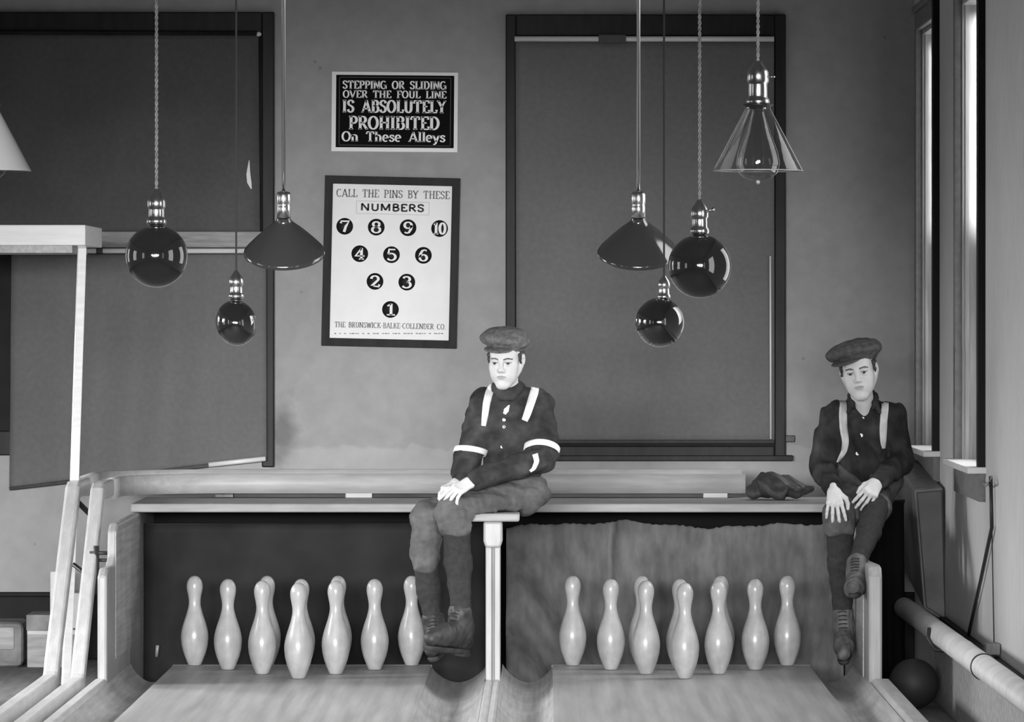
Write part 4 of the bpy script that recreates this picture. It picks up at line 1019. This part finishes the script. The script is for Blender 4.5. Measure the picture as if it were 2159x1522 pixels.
class Head:
    def __init__(s, c, R, sc): s.c = A3(c); s.R = R; s.s = sc
    def w(s, x, y, z): return s.c + s.R @ (A3((x, y, z)) * s.s)
    def inv(s, p): return ((p - s.c) @ s.R) / s.s
    def add(s, F):
        k = s.s; E = lambda c, r, kk=.02: F.ell(s.w(*c), A3(r) * k, s.R, kk * k); C = lambda a, b, r1, r2, kk=.015: F.cap(s.w(*a), s.w(*b), r1 * k, r2 * k, kk * k)
        E((0, .014, .040), (.072, .092, .080))
        E((0, -.030, -.020), (.058, .058, .086), .03)
        E((0, -.062, .040), (.050, .030, .040), .03)                         # forehead
        for q in (1, -1):
            C((q * .050, -.002, -.040), (q * .014, -.070, -.098), .020, .015, .03)   # jaw line
            E((q * .039, -.060, -.018), (.020, .020, .016), .03)                    # cheek bone
            E((q * .032, -.066, -.052), (.020, .018, .026), .03)                    # cheek
        E((0, -.078, -.097), (.020, .018, .016), .02)                        # chin
        C((-.036, -.080, .023), (-.010, -.090, .018), .009, .008, .012)      # brows
        C((.036, -.080, .023), (.010, -.090, .018), .009, .008, .012)
        for q in (1, -1): F.cut(ellf(s.w(q * .030, -.099, .003), A3((.0185, .021, .0135)) * k, s.R), .012 * k)
        for q in (1, -1):
            E((q * .030, -.079, .002), (.0135, .0115, .0105), .004)              # eyeball
            E((q * .030, -.081, .0085), (.0165, .0125, .0050), .004)            # upper lid
            E((q * .030, -.080, -.0075), (.0150, .0110, .0040), .005)           # lower lid
        C((0, -.088, .016), (0, -.106, -.022), .0075, .0095, .012)           # nose
        E((0, -.107, -.027), (.0115, .0105, .0090), .008)
        for q in (1, -1): E((q * .0115, -.097, -.030), (.0075, .0100, .0065), .006)
        E((0, -.083, -.058), (.026, .016, .022), .02)                        # mouth mound
        C((-.015, -.095, -.0545), (.015, -.095, -.0545), .0038, .0038, .005)  # upper lip
        C((-.012, -.095, -.0650), (.012, -.095, -.0650), .0046, .0046, .006)  # lower lip
        F.cut(capf(s.w(-.020, -.101, -.0595), s.w(.020, -.101, -.0595), .0030 * k), .004 * k)
        F.cut(ellf(s.w(0, -.106, -.077), A3((.013, .010, .006)) * k, s.R), .012 * k)
        for q in (1, -1):                                                    # ears
            E((q * .071, .004, -.006), (.009, .019, .030), .008)
            E((q * .078, .009, .006), (.006, .016, .022), .008)
            F.cut(ellf(s.w(q * .083, -.002, -.003), A3((.007, .008, .014)) * k, s.R), .006 * k)
    def paint(s, P_):
        q = s.inv(P_); out = np.zeros(len(q), int)
        x = np.abs(q[:, 0]); y = q[:, 1]; z = q[:, 2]; face = y < -.06
        ex = x - .030
        eye = face & (np.abs(ex) < .0125) & (np.abs(z - .001) < .0048 * np.sqrt(np.maximum(0, 1 - (ex / .0135) ** 2)) + .0004)
        out[eye] = 3
        xs = q[:, 0] - np.sign(q[:, 0]) * .030
        out[eye & (np.abs(xs) < .0056)] = 4
        out[face & (np.abs(ex) < .0145) & (z > .0048) & (z < .0072)] = 2        # lash line
        br = face & (ex > -.019) & (ex < .019) & (np.abs(z - (.0225 + .004 * np.cos(ex * 90) - .003)) < .0032)
        out[br] = 2
        mouth = face & (x < .021) & (np.abs(z + .0595) < .0085 * (1 - (x / .024) ** 2)) & (y < -.086)
        out[mouth] = 1
        return out

def unit(v): v = A3(v); return v / np.linalg.norm(v)
def hand(F, wrist, fdir, side, curls, sc=1.0, spread=0.10, thumb=(0.55, 0.55), rw=.024):
    """palm, four jointed fingers and a thumb; fdir along the hand, side towards the thumb; fingers bend towards the palm"""
    f = unit(fdir); sd = A3(side) - f * (A3(side) @ f); sd = unit(sd); n = np.cross(sd, f)         # n: to be the palm side
    n = n * hand.palm
    w = A3(wrist)
    kn = []
    for off, ln in ((.0285, .078), (.0100, .083), (-.0090, .080), (-.0270, .072)):
        kn.append(w + f * ln * sc + sd * off * sc)
    F.cap(w - f * .008, w + f * .014, rw * .90 * sc, rw * .98 * sc, .012)
    for i, k in enumerate(kn):
        F.cap(w + f * .016 * sc + sd * (.016, .006, -.006, -.016)[i] * sc, k, .0145 * sc, .0105 * sc, .012)
    F.cap(w + f * .03 * sc + sd * .012 * sc, w + f * .06 * sc - sd * .012 * sc + n * .006, .014 * sc, .013 * sc, .014)
    for i, k in enumerate(kn):
        lens = A3(((.036, .024, .019), (.041, .027, .020), (.038, .026, .020), (.030, .020, .018))[i]) * sc
        sp = (1.1, .35, -.35, -1.15)[i] * spread
        d = unit(f + sd * sp); ang = 0; p = k; r = (.0088, .0090, .0087, .0078)[i] * sc
        F.ell(k - n * .003 * sc, (.0105 * sc, .0105 * sc, .0105 * sc), None, .006)
        for j in range(3):
            ang += curls[i][j]
            q = p + (d * math.cos(ang) + n * math.sin(ang)) * lens[j]
            F.cap(p, q, r * (1, .93, .86)[j], r * (.93, .86, .74)[j], .0035)
            p = q
    b = w + f * .022 * sc + sd * .020 * sc + n * .006 * sc
    t1 = b + (f * .62 + sd * thumb[0] + n * thumb[1] * .6) * .040 * sc
    t2 = t1 + (f * .85 + sd * thumb[0] * .35 + n * thumb[1] * .6) * .030 * sc
    t3 = t2 + (f * .95 - sd * .05 + n * thumb[1] * .5) * .024 * sc
    F.cap(b, t1, .0145 * sc, .0115 * sc, .010); F.cap(t1, t2, .0108 * sc, .0100 * sc, .004); F.cap(t2, t3, .0100 * sc, .0080 * sc, .004)
hand.palm = 1.0

def surf_y(form, x, z, y0, y1, step=0.003):
    """first place the line of sight (straight down the alley) meets the cloth"""
    ys = np.arange(y0, y1, step); p = np.stack([np.full(len(ys), x), ys, np.full(len(ys), z)], 1)
    d = form.ev(p); k = np.argmax(d < 0)
    return ys[k] if (d < 0).any() else None
def strip_on(name, form, path, width, mat, parent, Y, lift=0.004, n=26):
    """a band laid on the cloth along photo points"""
    pts = np.array([(P(x, y, Y).x, P(x, y, Y).z) for x, y in path]); wd = np.array(width if isinstance(width, (list, tuple)) else [width] * len(path))
    t = np.linspace(0, 1, len(pts)); tt = np.linspace(0, 1, n)
    xs = np.interp(tt, t, pts[:, 0]); zs = np.interp(tt, t, pts[:, 1]); ws = np.interp(tt, t, wd)
    for _ in range(2):
        xs[1:-1] = (xs[:-2] + 2 * xs[1:-1] + xs[2:]) / 4; zs[1:-1] = (zs[:-2] + 2 * zs[1:-1] + zs[2:]) / 4
    rows = []; last = None
    for i in range(n):
        a = max(i - 1, 0); b = min(i + 1, n - 1); dx, dz = xs[b] - xs[a], zs[b] - zs[a]; l = math.hypot(dx, dz) or 1; nx_, nz_ = -dz / l, dx / l
        row = []
        for s in (-.5, -.17, .17, .5):
            X, Z = xs[i] + nx_ * ws[i] * s, zs[i] + nz_ * ws[i] * s
            y = surf_y(form, X, Z, Y - .45, Y + .35)
            row.append([X, y, Z])
        ok = [r[1] for r in row if r[1] is not None]
        if not ok:
            if last is None: continue
            ok = [last]
        last = float(np.mean(ok))
        for r in row: r[1] = (r[1] if r[1] is not None else last) - lift
        rows.append(row)
    Yv = np.array([[r[1] for r in row] for row in rows])
    for _ in range(3): Yv[1:-1] = np.minimum(Yv[1:-1], (Yv[:-2] + Yv[1:-1] + Yv[2:]) / 3)
    m = MB(); vs = []
    for r, yv in zip(rows, Yv): vs += [(a[0], y, a[2]) for a, y in zip(r, yv)]
    m.add(vs, [(4 * i + j, 4 * i + j + 1, 4 * i + j + 5, 4 * i + j + 4) for i in range(len(rows) - 1) for j in range(3)], True)
    o = m.build(name, mat, parent); q = o.modifiers.new('thickness', 'SOLIDIFY'); q.thickness = 0.004; q.offset = 0
    return o
def button_on(form, px, py, Y, r, mat, parent):
    c = P(px, py, Y); y = surf_y(form, c.x, c.z, Y - .45, Y + .3)
    if y is None: return
    return MB().lathe([(r * .4, 0), (r, .001), (r, .003), (r * .7, .0045), (r * .3, .0035)], (c.x, y + .002, c.z), 16, axis=(0, -1, 0)).build('button', mat, parent)
def band(name, form, c, axis, width, mat, parent, lift=.003, rmax=.072, n=44):
    """a ring lying on the cloth round a limb"""
    ax = unit(axis); u = unit(np.cross(ax, (0.3, 0.9, 0.1))); v = np.cross(ax, u); c = A3(c)
    rs = np.arange(.012, rmax, .0015); rings = []
    for h in (-.5, -.2, .2, .5):
        cc = c + ax * h * width; row = []
        for k in range(n):
            d = u * math.cos(2 * math.pi * k / n) + v * math.sin(2 * math.pi * k / n)
            e = form.ev(cc + rs[:, None] * d); o = np.argmax(e > 0) if (e > 0).any() else len(rs) - 1
            row.append(rs[o])
        row = np.array(row)
        for _ in range(4): row = np.maximum(row, (np.roll(row, 1) + np.roll(row, -1)) / 2)
        rings.append(row)
    R = np.max(rings, 0) * .5 + np.array(rings) * .5
    vs = []
    for h, row in zip((-.5, -.2, .2, .5), R):
        for k in range(n):
            d = u * math.cos(2 * math.pi * k / n) + v * math.sin(2 * math.pi * k / n)
            vs.append(tuple(c + ax * h * width + d * (row[k] + lift)))
    o = MB().add(vs, [(j * n + k, j * n + (k + 1) % n, (j + 1) * n + (k + 1) % n, (j + 1) * n + k) for j in range(3) for k in range(n)], True).build(name, mat, parent)
    q = o.modifiers.new('thickness', 'SOLIDIFY'); q.thickness = 0.004; q.offset = 0
    return o
def cap_form(H, yaw, crown_c, crown_r, tilt, visor_c, visor_r, vpitch):
    """flat cloth cap: soft crown sagging over a band, stiff visor in front"""
    F = Form()
    Rc = H.R @ rotm(yaw, 0, 0) @ rotm(0, tilt[0], tilt[1])
    F.ell(H.w(*crown_c), A3(crown_r) * H.s, Rc, .02)
    F.ell(H.w(0, .010, .056), A3((.0800, .0990, .036)) * H.s, H.R, .02)
    c2 = A3(crown_c) + A3((crown_r[0] * .15, .02, crown_r[2] * .45))
    F.ell(H.w(*c2), A3((crown_r[0] * .72, crown_r[1] * .72, crown_r[2] * .7)) * H.s, Rc, .03)
    F.cut(ellf(H.w(0, .004, .018), A3((.0755, .0930, .070)) * H.s, H.R), .006)
    F.disp = folds(int(abs(yaw)) + 3, .0028, .05)
    V = Form()
    Rv = H.R @ rotm(yaw, vpitch, tilt[1] * .6)
    V.ell(H.w(*visor_c), A3(visor_r) * H.s, Rv, .01)
    V.cut(ellf(H.w(0, .006, .040), A3((.0715, .0900, .080)) * H.s, H.R), .004)
    return F, V
SKIN = [MT['skin'], MT['lips'], MT['brow'], MT['eye'], MT['iris']]

# ------------------------------------------------------------------ first boy: on the perch between the alleys
Yp = 21.4
t = thing('person', 'boy in flat cap with white suspenders and white sleeve garters, perched on the board between the lanes', 'person', P(1080, 1083, 21.42))
t['label'] = 'boy in flat cap with bright white suspenders perched on the board between the lanes'
H1 = Head(P(1067, 759, 21.36), rotm(-13, 10, 1), .93)
sh = dict(
    shL=P(1017, 853, 21.44), elL=P(987, 962, 21.40), wrL=P(970, 1013, 21.26),
    shR=P(1137, 853, 21.46), elR=P(1143, 964, 21.36), wrR=P(1003, 1014, 21.09))
# shirt
S = Form()
S.ell(P(1078, 900, 21.48), (.138, .100, .155), None, .03).ell(P(1082, 985, 21.48), (.122, .098, .12), None, .05)
S.cap(P(1025, 846, 21.47), P(1130, 846, 21.47), .052, .052, .05).cap(P(1070, 822, 21.45), P(1073, 850, 21.46), .056, .075, .04)
for a, b, c, s1 in (('shL', 'elL', 'wrL', 1), ('shR', 'elR', 'wrR', 1)):
    S.cap(sh[a], sh[b], .055, .053, .035).cap(sh[b], sh[c], .053, .040, .025)
    mid = sh[b].lerp(sh[c], .35); S.ell(mid, (.050, .050, .052), None, .03)
S.cap(P(1145, 900, 21.44), P(1146, 950, 21.38), .055, .057, .03)
S.cut(capf(P(1066, 790, 21.40), P(1069, 811, 21.43), .050, .042), .01)
S.disp = folds(4, .0075, .085)
shirt = form_obj(S, 'shirt', MT['shirt_a'], t, .005, relax=4)
# collar
C = Form()
cc = A3(P(1069, 820, 21.44))
for q in range(10):
    a0 = math.radians(-90 + 36 * q); a1 = math.radians(-90 + 36 * (q + 1))
    C.cap(cc + A3((.052 * math.cos(a0), .056 * math.sin(a0), .010 + .012 * math.sin(a0))), cc + A3((.052 * math.cos(a1), .056 * math.sin(a1), .010 + .012 * math.sin(a1))), .013, .013, .008)
C.cap(cc + A3((-.028, -.054, -.012)), cc + A3((.028, -.054, -.012)), .018, .018, .01).cap(cc + A3((-.022, -.060, -.034)), cc + A3((.022, -.060, -.034)), .015, .015, .01)
for q in (-1, 1):
    C.cap(cc + A3((q * .010, -.066, -.012)), cc + A3((q * .050, -.040, .012)), .010, .014, .012).cap(cc + A3((q * .030, -.066, -.030)), cc + A3((q * .052, -.048, -.002)), .007, .012, .012)
form_obj(C, 'collar', MT['shirt_a'], t, .004)
# trousers
Tt = Form()
hip = P(1092, 1046, 21.50)
kn1, kn2 = P(953, 1083, 21.10), P(900, 1092, 21.18)
Tt.ell(P(1086, 1038, 21.48), (.145, .135, .092), None, .04)
Tt.cap(P(1098, 1044, 21.42), kn1, .083, .070, .04).cap(kn1, P(962, 1112, 21.11), .069, .066, .02)
Tt.cap(P(1050, 1046, 21.50), kn2, .080, .068, .03).cap(kn2, P(896, 1178, 21.22), .066, .062, .02)
Tt.cut(boxf(P(962, 1150, 21.11), (.067, .075, .036), .004), .006)
Tt.cut(boxf(P(896, 1225, 21.22), (.066, .075, .036), .004), .006)
Tt.cut(boxf((-.22, 21.42, .690 - .16), (.122, .32, .16), .002), .008)
Tt.disp = folds(9, .0065, .10)
form_obj(Tt, 'trousers', MT['trousers_a'], t, .005)
# stockings and boots
def leg(parent, kn, ca, an, rs, mat):
    F = Form(); F.chain([kn, ca, an], rs, .02); F.disp = folds(2, .002, .05)
    return form_obj(F, 'stocking', mat, parent, .005)
leg(t, P(962, 1100, 21.11), P(966, 1185, 21.15), P(972, 1285, 21.15), [.056, .055, .040], MT['stocking'])
leg(t, P(897, 1165, 21.22), P(903, 1240, 21.26), P(912, 1300, 21.27), [.052, .048, .038], MT['stocking'])
def boot(parent, an, heel, ball, toe, r, mat, seed=1):
    F = Form(); an = A3(an); heel = A3(heel); ball = A3(ball); toe = A3(toe)
    F.cap(an, an * .4 + heel * .6, r * 1.05, r * .98, .02).cap(an * .45 + heel * .55, ball, r * .95, r * .82, .03).cap(heel, ball, r * .80, r * .82, .03).cap(ball, toe, r * .85, r * .66, .02)
    F.disp = folds(seed, .0014, .03)
    o = form_obj(F, 'boot', mat, parent, .004)
    d = unit(toe - heel); up = unit(an - heel); up = unit(up - d * (up @ d)); sd = np.cross(d, up)
    R = np.stack([d, sd, up], 1)
    Z = Form(); L = np.linalg.norm(toe - heel)
    Z.cap(heel - up * r * .86, heel + d * L * .45 - up * r * .86, r * .62, r * .55, .02).cap(heel + d * L * .55 - up * r * .80, toe - up * r * .62, r * .72, r * .60, .02)
    Z.cut(boxf(heel + d * L * .5 + up * r * 1.0, (L * 2, .3, r * 1.62), .001, R), .003)
    Z.cut(boxf(heel + d * L * .5 - up * r * 2.45, (L * 2, .3, r * 1.35), .001, R), .003)
    Z.box(heel - up * r * 1.10, (r * .62, r * .58, r * .22), .004, R, .004)
    form_obj(Z, 'sole', MT['sole'], o, .004)
    n_ = 5
    m = MB()
    for i in range(n_):
        k = .15 + .13 * i; c = an * (1 - k) + (heel * .35 + ball * .65) * k; fr = unit((ball - heel) + up * .02 * L)
        f0 = unit(np.cross(sd, ball - an)); f0 = f0 if f0 @ d > 0 else -f0
        y = c + f0 * r * .98
        m.tube([y - sd * r * .42, y + f0 * .004, y + sd * r * .42], .0028, 6)
    m.build('lace', MT['stocking'], o)
    return o
boot(t, P(970, 1292, 21.15), P(978, 1352, 21.20), P(937, 1338, 21.04), P(910, 1346, 20.98), .047, MT['boot'], 3)
boot(t, P(913, 1305, 21.27), P(925, 1352, 21.32), P(915, 1362, 21.16), P(911, 1370, 21.10), .044, MT['boot'], 5)
# body (head, neck, hands, trunk and limbs inside the clothes) as one surface
Bd = Form()
Bd.cap(P(1072, 880, 21.50), P(1080, 1010, 21.50), .075, .075, .04).cap(P(1068, 800, 21.41), P(1072, 860, 21.46), .047, .055, .03)
Bd.cap(P(1040, 855, 21.47), P(1120, 855, 21.47), .03, .03, .03)
for a, b, c in (('shL', 'elL', 'wrL'), ('shR', 'elR', 'wrR')):
    Bd.cap(P(1072, 860, 21.47), sh[a], .03, .036, .03).cap(sh[a], sh[b], .034, .030, .02).cap(sh[b], sh[c], .029, .022, .02)
Bd.cap(P(1080, 1010, 21.5), P(1090, 1030, 21.48), .075, .075, .03)
Bd.cap(P(1095, 1036, 21.42), kn1, .05, .045, .03).chain([kn1, P(966, 1185, 21.15), P(972, 1285, 21.15), P(972, 1310, 21.16)], [.040, .036, .026, .026], .02)
Bd.cap(P(1055, 1036, 21.48), kn2, .05, .045, .03).chain([kn2, P(903, 1240, 21.26), P(912, 1300, 21.27)], [.040, .032, .026], .02)
H1.add(Bd)
hand.palm = -1.0
wr = A3(sh['wrR']); hand(Bd, wr + A3((-.010, -.012, .002)), (-.088, -.026, -.050), (-.03, .085, .055), [(.20, .30, .25), (.28, .40, .3), (.36, .45, .3), (.45, .5, .3)], .95, .16, (.25, .35))
hand.palm = 1.0
wl = A3(sh['wrL'])
hand(Bd, wl + A3((-.006, -.010, -.004)), (-.055, -.045, -.030), (.05, -.08, .0), [(.3, .45, .3), (.35, .5, .3), (.4, .5, .3), (.45, .5, .3)], .90, .10, (.5, .5))
form_obj(Bd, 'body', SKIN, t, .0025, H1.paint)
# hair at the temples and nape
Hr = Form(); Hr.ell(H1.w(0, .022, .030), A3((.0765, .092, .082)) * H1.s, H1.R, .02)
Hr.cut(boxf(H1.w(0, -.092, -.02), A3((.12, .062, .12)) * H1.s, .01, H1.R), .012); Hr.cut(boxf(H1.w(0, 0, -.125), A3((.12, .13, .082)) * H1.s, .01, H1.R), .012)
for q in (1, -1): Hr.cap(H1.w(q * .069, -.030, .030), H1.w(q * .072, -.024, -.008), .008, .005, .006)
Hr.disp = folds(6, .002, .02)
form_obj(Hr, 'hair', MT['hair'], t, .003)
F, V = cap_form(H1, -18, (-.006, .006, .090), (.108, .118, .045), (-10, 4), (-.012, -.086, .064), (.068, .056, .0085), 7)
cp = form_obj(F, 'cap', MT['cap_a'], t, .0035)
form_obj(V, 'visor', MT['cap_a'], cp, .003)
# suspenders, garters, buttons, the pale badge
a1 = strip_on('suspender', S, [(1040, 812), (1032, 826), (1026, 850), (1023, 875), (1020, 897)], [.030, .032, .030, .026, .018], MT['braces'], t, 21.46)
a2 = strip_on('suspender', S, [(1130, 812), (1126, 828), (1119, 850), (1112, 872), (1106, 886)], [.030, .034, .032, .030, .026], MT['braces'], t, 21.46)
for px, py in ((1063, 884), (1063, 899), (1059, 941)): button_on(S, px, py, 21.46, .0075, MT['button'], shirt)
strip_on('chest_badge', S, [(1074, 853), (1068, 864), (1064, 872)], [.004, .020, .012], MT['braces'], shirt, 21.46, .006)
band('sleeve_garter', S, sh['shL'].lerp(sh['elL'], .90), sh['elL'] - sh['shL'] + Vector((.035, 0, .0)), .024, MT['braces'], t)
band('sleeve_garter', S, sh['shR'].lerp(sh['elR'], .84), sh['elR'] - sh['shR'] + Vector((-.045, 0, .0)), .026, MT['braces'], t)
strip_on('garter_tail', S, [(1128, 955), (1132, 970), (1126, 985), (1118, 991)], [.022, .020, .016, .010], MT['braces'], t, 21.40, .006)

# ------------------------------------------------------------------ second boy: on the kickback under the side windows
t = thing('person', 'boy in open collared dark shirt and sagging cap sitting legs crossed by the padded screen', 'person', P(1815, 1085, 22.30))
H2 = Head(P(1811, 783, 22.16), rotm(-9, 4, -9), 1.0)
sh = dict(shL=P(1757, 876, 22.27), elL=P(1733, 985, 22.24), wrL=P(1757, 1030, 21.96),
          shR=P(1885, 878, 22.30), elR=P(1899, 972, 22.32), wrR=P(1853, 1014, 21.95))
S = Form()
S.ell(P(1820, 920, 22.32), (.140, .100, .155), None, .03).ell(P(1816, 1000, 22.34), (.122, .098, .115), None, .05)
S.cap(P(1770, 872, 22.30), P(1876, 874, 22.32), .052, .052, .05).cap(P(1818, 842, 22.29), P(1820, 875, 22.30), .054, .075, .04)
for a, b, c in (('shL', 'elL', 'wrL'), ('shR', 'elR', 'wrR')):
    S.cap(sh[a], sh[b], .057, .054, .035).cap(sh[b], sh[c], .053, .039, .025)
S.cut(capf(P(1816, 800, 22.22), P(1819, 842, 22.28), .048, .045), .01)
S.cut(capf(P(1818, 836, 22.25), P(1823, 886, 22.20), .046, .010), .006)
S.cut(capf(P(1818, 846, 22.19), P(1823, 886, 22.16), .036, .008), .006)
S.disp = folds(14, .0075, .085)
shirt = form_obj(S, 'shirt', MT['shirt_b'], t, .005, relax=4)
C = Form()
cc = A3(P(1819, 840, 22.28))
for q in range(7):
    a0 = math.radians(-30 + 34.3 * q); a1 = math.radians(-30 + 34.3 * (q + 1))
    C.cap(cc + A3((.054 * math.cos(a0), .056 * math.sin(a0), .012 + .022 * math.sin(a0))), cc + A3((.054 * math.cos(a1), .056 * math.sin(a1), .012 + .022 * math.sin(a1))), .011, .011, .008)
for q in (-1, 1):
    base = cc + A3((q * .052, -.024, .004)); tip = cc + A3((q * .066, -.078, -.058)); inn = cc + A3((q * .040, -.088, -.040))
    C.cap(base, tip, .013, .006, .01).cap(base, inn, .012, .006, .012).cap(inn * .5 + base * .5, tip, .010, .006, .012)
form_obj(C, 'collar', MT['shirt_b'], t, .004)
Tt = Form()
kn1, kn2 = P(1772, 1084, 22.00), P(1846, 1072, 21.98)
Tt.ell(P(1814, 1048, 22.36), (.140, .130, .090), None, .04)
Tt.cap(P(1792, 1046, 22.32), kn1, .080, .072, .04).cap(kn1, P(1771, 1112, 21.95), .070, .067, .02)
Tt.cap(P(1840, 1050, 22.34), kn2, .076, .066, .03).cap(kn2, P(1838, 1092, 21.92), .060, .052, .02)
Tt.cut(boxf((1.45, 22.35, .632 - .2), (.30, .28, .2), .002), .006)
Tt.cut(boxf(P(1770, 1158, 21.95), (.075, .13, .036 * 1.6), .004, rotm(0, 0, -4)), .006)
Tt.cap(P(1768, 1010, 22.32), P(1870, 1010, 22.34), .075, .075, .04)
Tt.disp = folds(19, .0065, .10)
form_obj(Tt, 'trousers', MT['trousers_b'], t, .005)
leg(t, P(1771, 1105, 21.95), P(1773, 1185, 21.98), P(1777, 1295, 22.00), [.058, .056, .040], MT['stocking'])
leg(t, P(1846, 1070, 21.95), P(1832, 1120, 21.78), P(1808, 1185, 21.52), [.056, .050, .036], MT['stocking'])
boot(t, P(1777, 1292, 22.00), P(1781, 1348, 22.04), P(1779, 1362, 21.90), P(1778, 1378, 21.84), .043, MT['boot_b'], 3)
boot(t, P(1807, 1188, 21.50), P(1808, 1226, 21.46), P(1801, 1240, 21.36), P(1799, 1238, 21.30), .041, MT['boot_b'], 7)
Bd = Form()
Bd.cap(P(1820, 900, 22.35), P(1816, 1010, 22.36), .075, .075, .04).cap(P(1816, 822, 22.23), P(1820, 880, 22.30), .046, .058, .03)
Bd.cap(P(1790, 880, 22.30), P(1850, 880, 22.32), .04, .04, .03)
for a, b, c in (('shL', 'elL', 'wrL'), ('shR', 'elR', 'wrR')):
    Bd.cap(P(1820, 885, 22.32), sh[a], .03, .036, .03).cap(sh[a], sh[b], .034, .030, .02).cap(sh[b], sh[c], .029, .022, .02)
Bd.cap(P(1816, 1010, 22.36), P(1814, 1042, 22.35), .075, .08, .03)
Bd.cap(P(1795, 1045, 22.32), kn1, .05, .045, .03).cap(kn1, P(1777, 1290, 22.00), .038, .026, .02)
Bd.cap(P(1840, 1048, 22.34), kn2, .05, .045, .03).cap(kn2, P(1808, 1185, 21.52), .040, .026, .02)
H2.add(Bd)
hand.palm = 1.0
hand(Bd, A3(sh['wrL']) + A3((.001, -.020, .0)), (.002, -.052, -.080), (.09, -.01, .0), [(.25, .35, .2), (.3, .35, .25), (.3, .4, .25), (.3, .4, .25)], .95, .22, (.75, .25))
hand.palm = -1.0
hand(Bd, A3(sh['wrR']) + A3((-.006, -.016, .0)), (-.044, -.050, -.062), (-.085, -.01, .045), [(.35, .45, .3), (.4, .5, .3), (.45, .5, .3), (.5, .5, .3)], .95, .14, (.5, .35))
form_obj(Bd, 'body', SKIN, t, .0025, H2.paint)
Hr = Form(); Hr.ell(H2.w(0, .022, .030), A3((.0765, .092, .082)) * H2.s, H2.R, .02)
Hr.cut(boxf(H2.w(0, -.092, -.02), A3((.12, .062, .12)), .01, H2.R), .012); Hr.cut(boxf(H2.w(0, 0, -.125), A3((.12, .13, .082)), .01, H2.R), .012)
for q in (1, -1): Hr.cap(H2.w(q * .069, -.032, .036), H2.w(q * .072, -.024, -.006), .009, .005, .006)
Hr.disp = folds(8, .002, .02)
form_obj(Hr, 'hair', MT['hair'], t, .003)
F, V = cap_form(H2, -30, (-.010, .004, .084), (.120, .122, .042), (-6, -6), (-.040, -.070, .056), (.072, .054, .0085), 10)
cp = form_obj(F, 'cap', MT['cap_b'], t, .0035)
form_obj(V, 'visor', MT['cap_b'], cp, .003)
strip_on('suspender', S, [(1777, 845), (1775, 870), (1776, 900), (1781, 930), (1778, 952), (1764, 974)], [.030, .034, .034, .030, .024, .012], MT['braces_b'], t, 22.30)
strip_on('suspender', S, [(1866, 848), (1862, 875), (1860, 905), (1860, 930), (1862, 945)], [.028, .032, .032, .026, .014], MT['braces_b'], t, 22.30)
for px, py in ((1813, 917), (1806, 955), (1817, 881)): button_on(S, px, py, 22.30, .0085 if py > 900 else .006, MT['button'], shirt)

# dark bundle lying on the plank behind the pit
t = thing('bundle', 'dark crumpled cloth bundle lying on the pit plank between the runway end and the boy', 'bundle', P(1640, 1050, 23.25))
t['label'] = 'dark crumpled bundle lying on the pit plank just past the runway end'
Bn = Form()
Bn.ell(P(1630, 1022, 23.25), (.085, .10, .052), rotm(0, 0, 8), .03).ell(P(1672, 1030, 23.22), (.060, .07, .035), rotm(0, 0, 14), .03).cap(P(1590, 1036, 23.22), P(1650, 1040, 23.15), .030, .026, .02).cap(P(1690, 1032, 23.2), P(1712, 1028, 23.2), .022, .014, .02)
Bn.cut(boxf(P(1640, 1050, 23.25) - Vector((0, 0, .0979)), (.4, .4, .10), .002), .004)
Bn.disp = folds(31, .008, .06)
form_obj(Bn, 'cloth', MT['bundle'], t, .005)
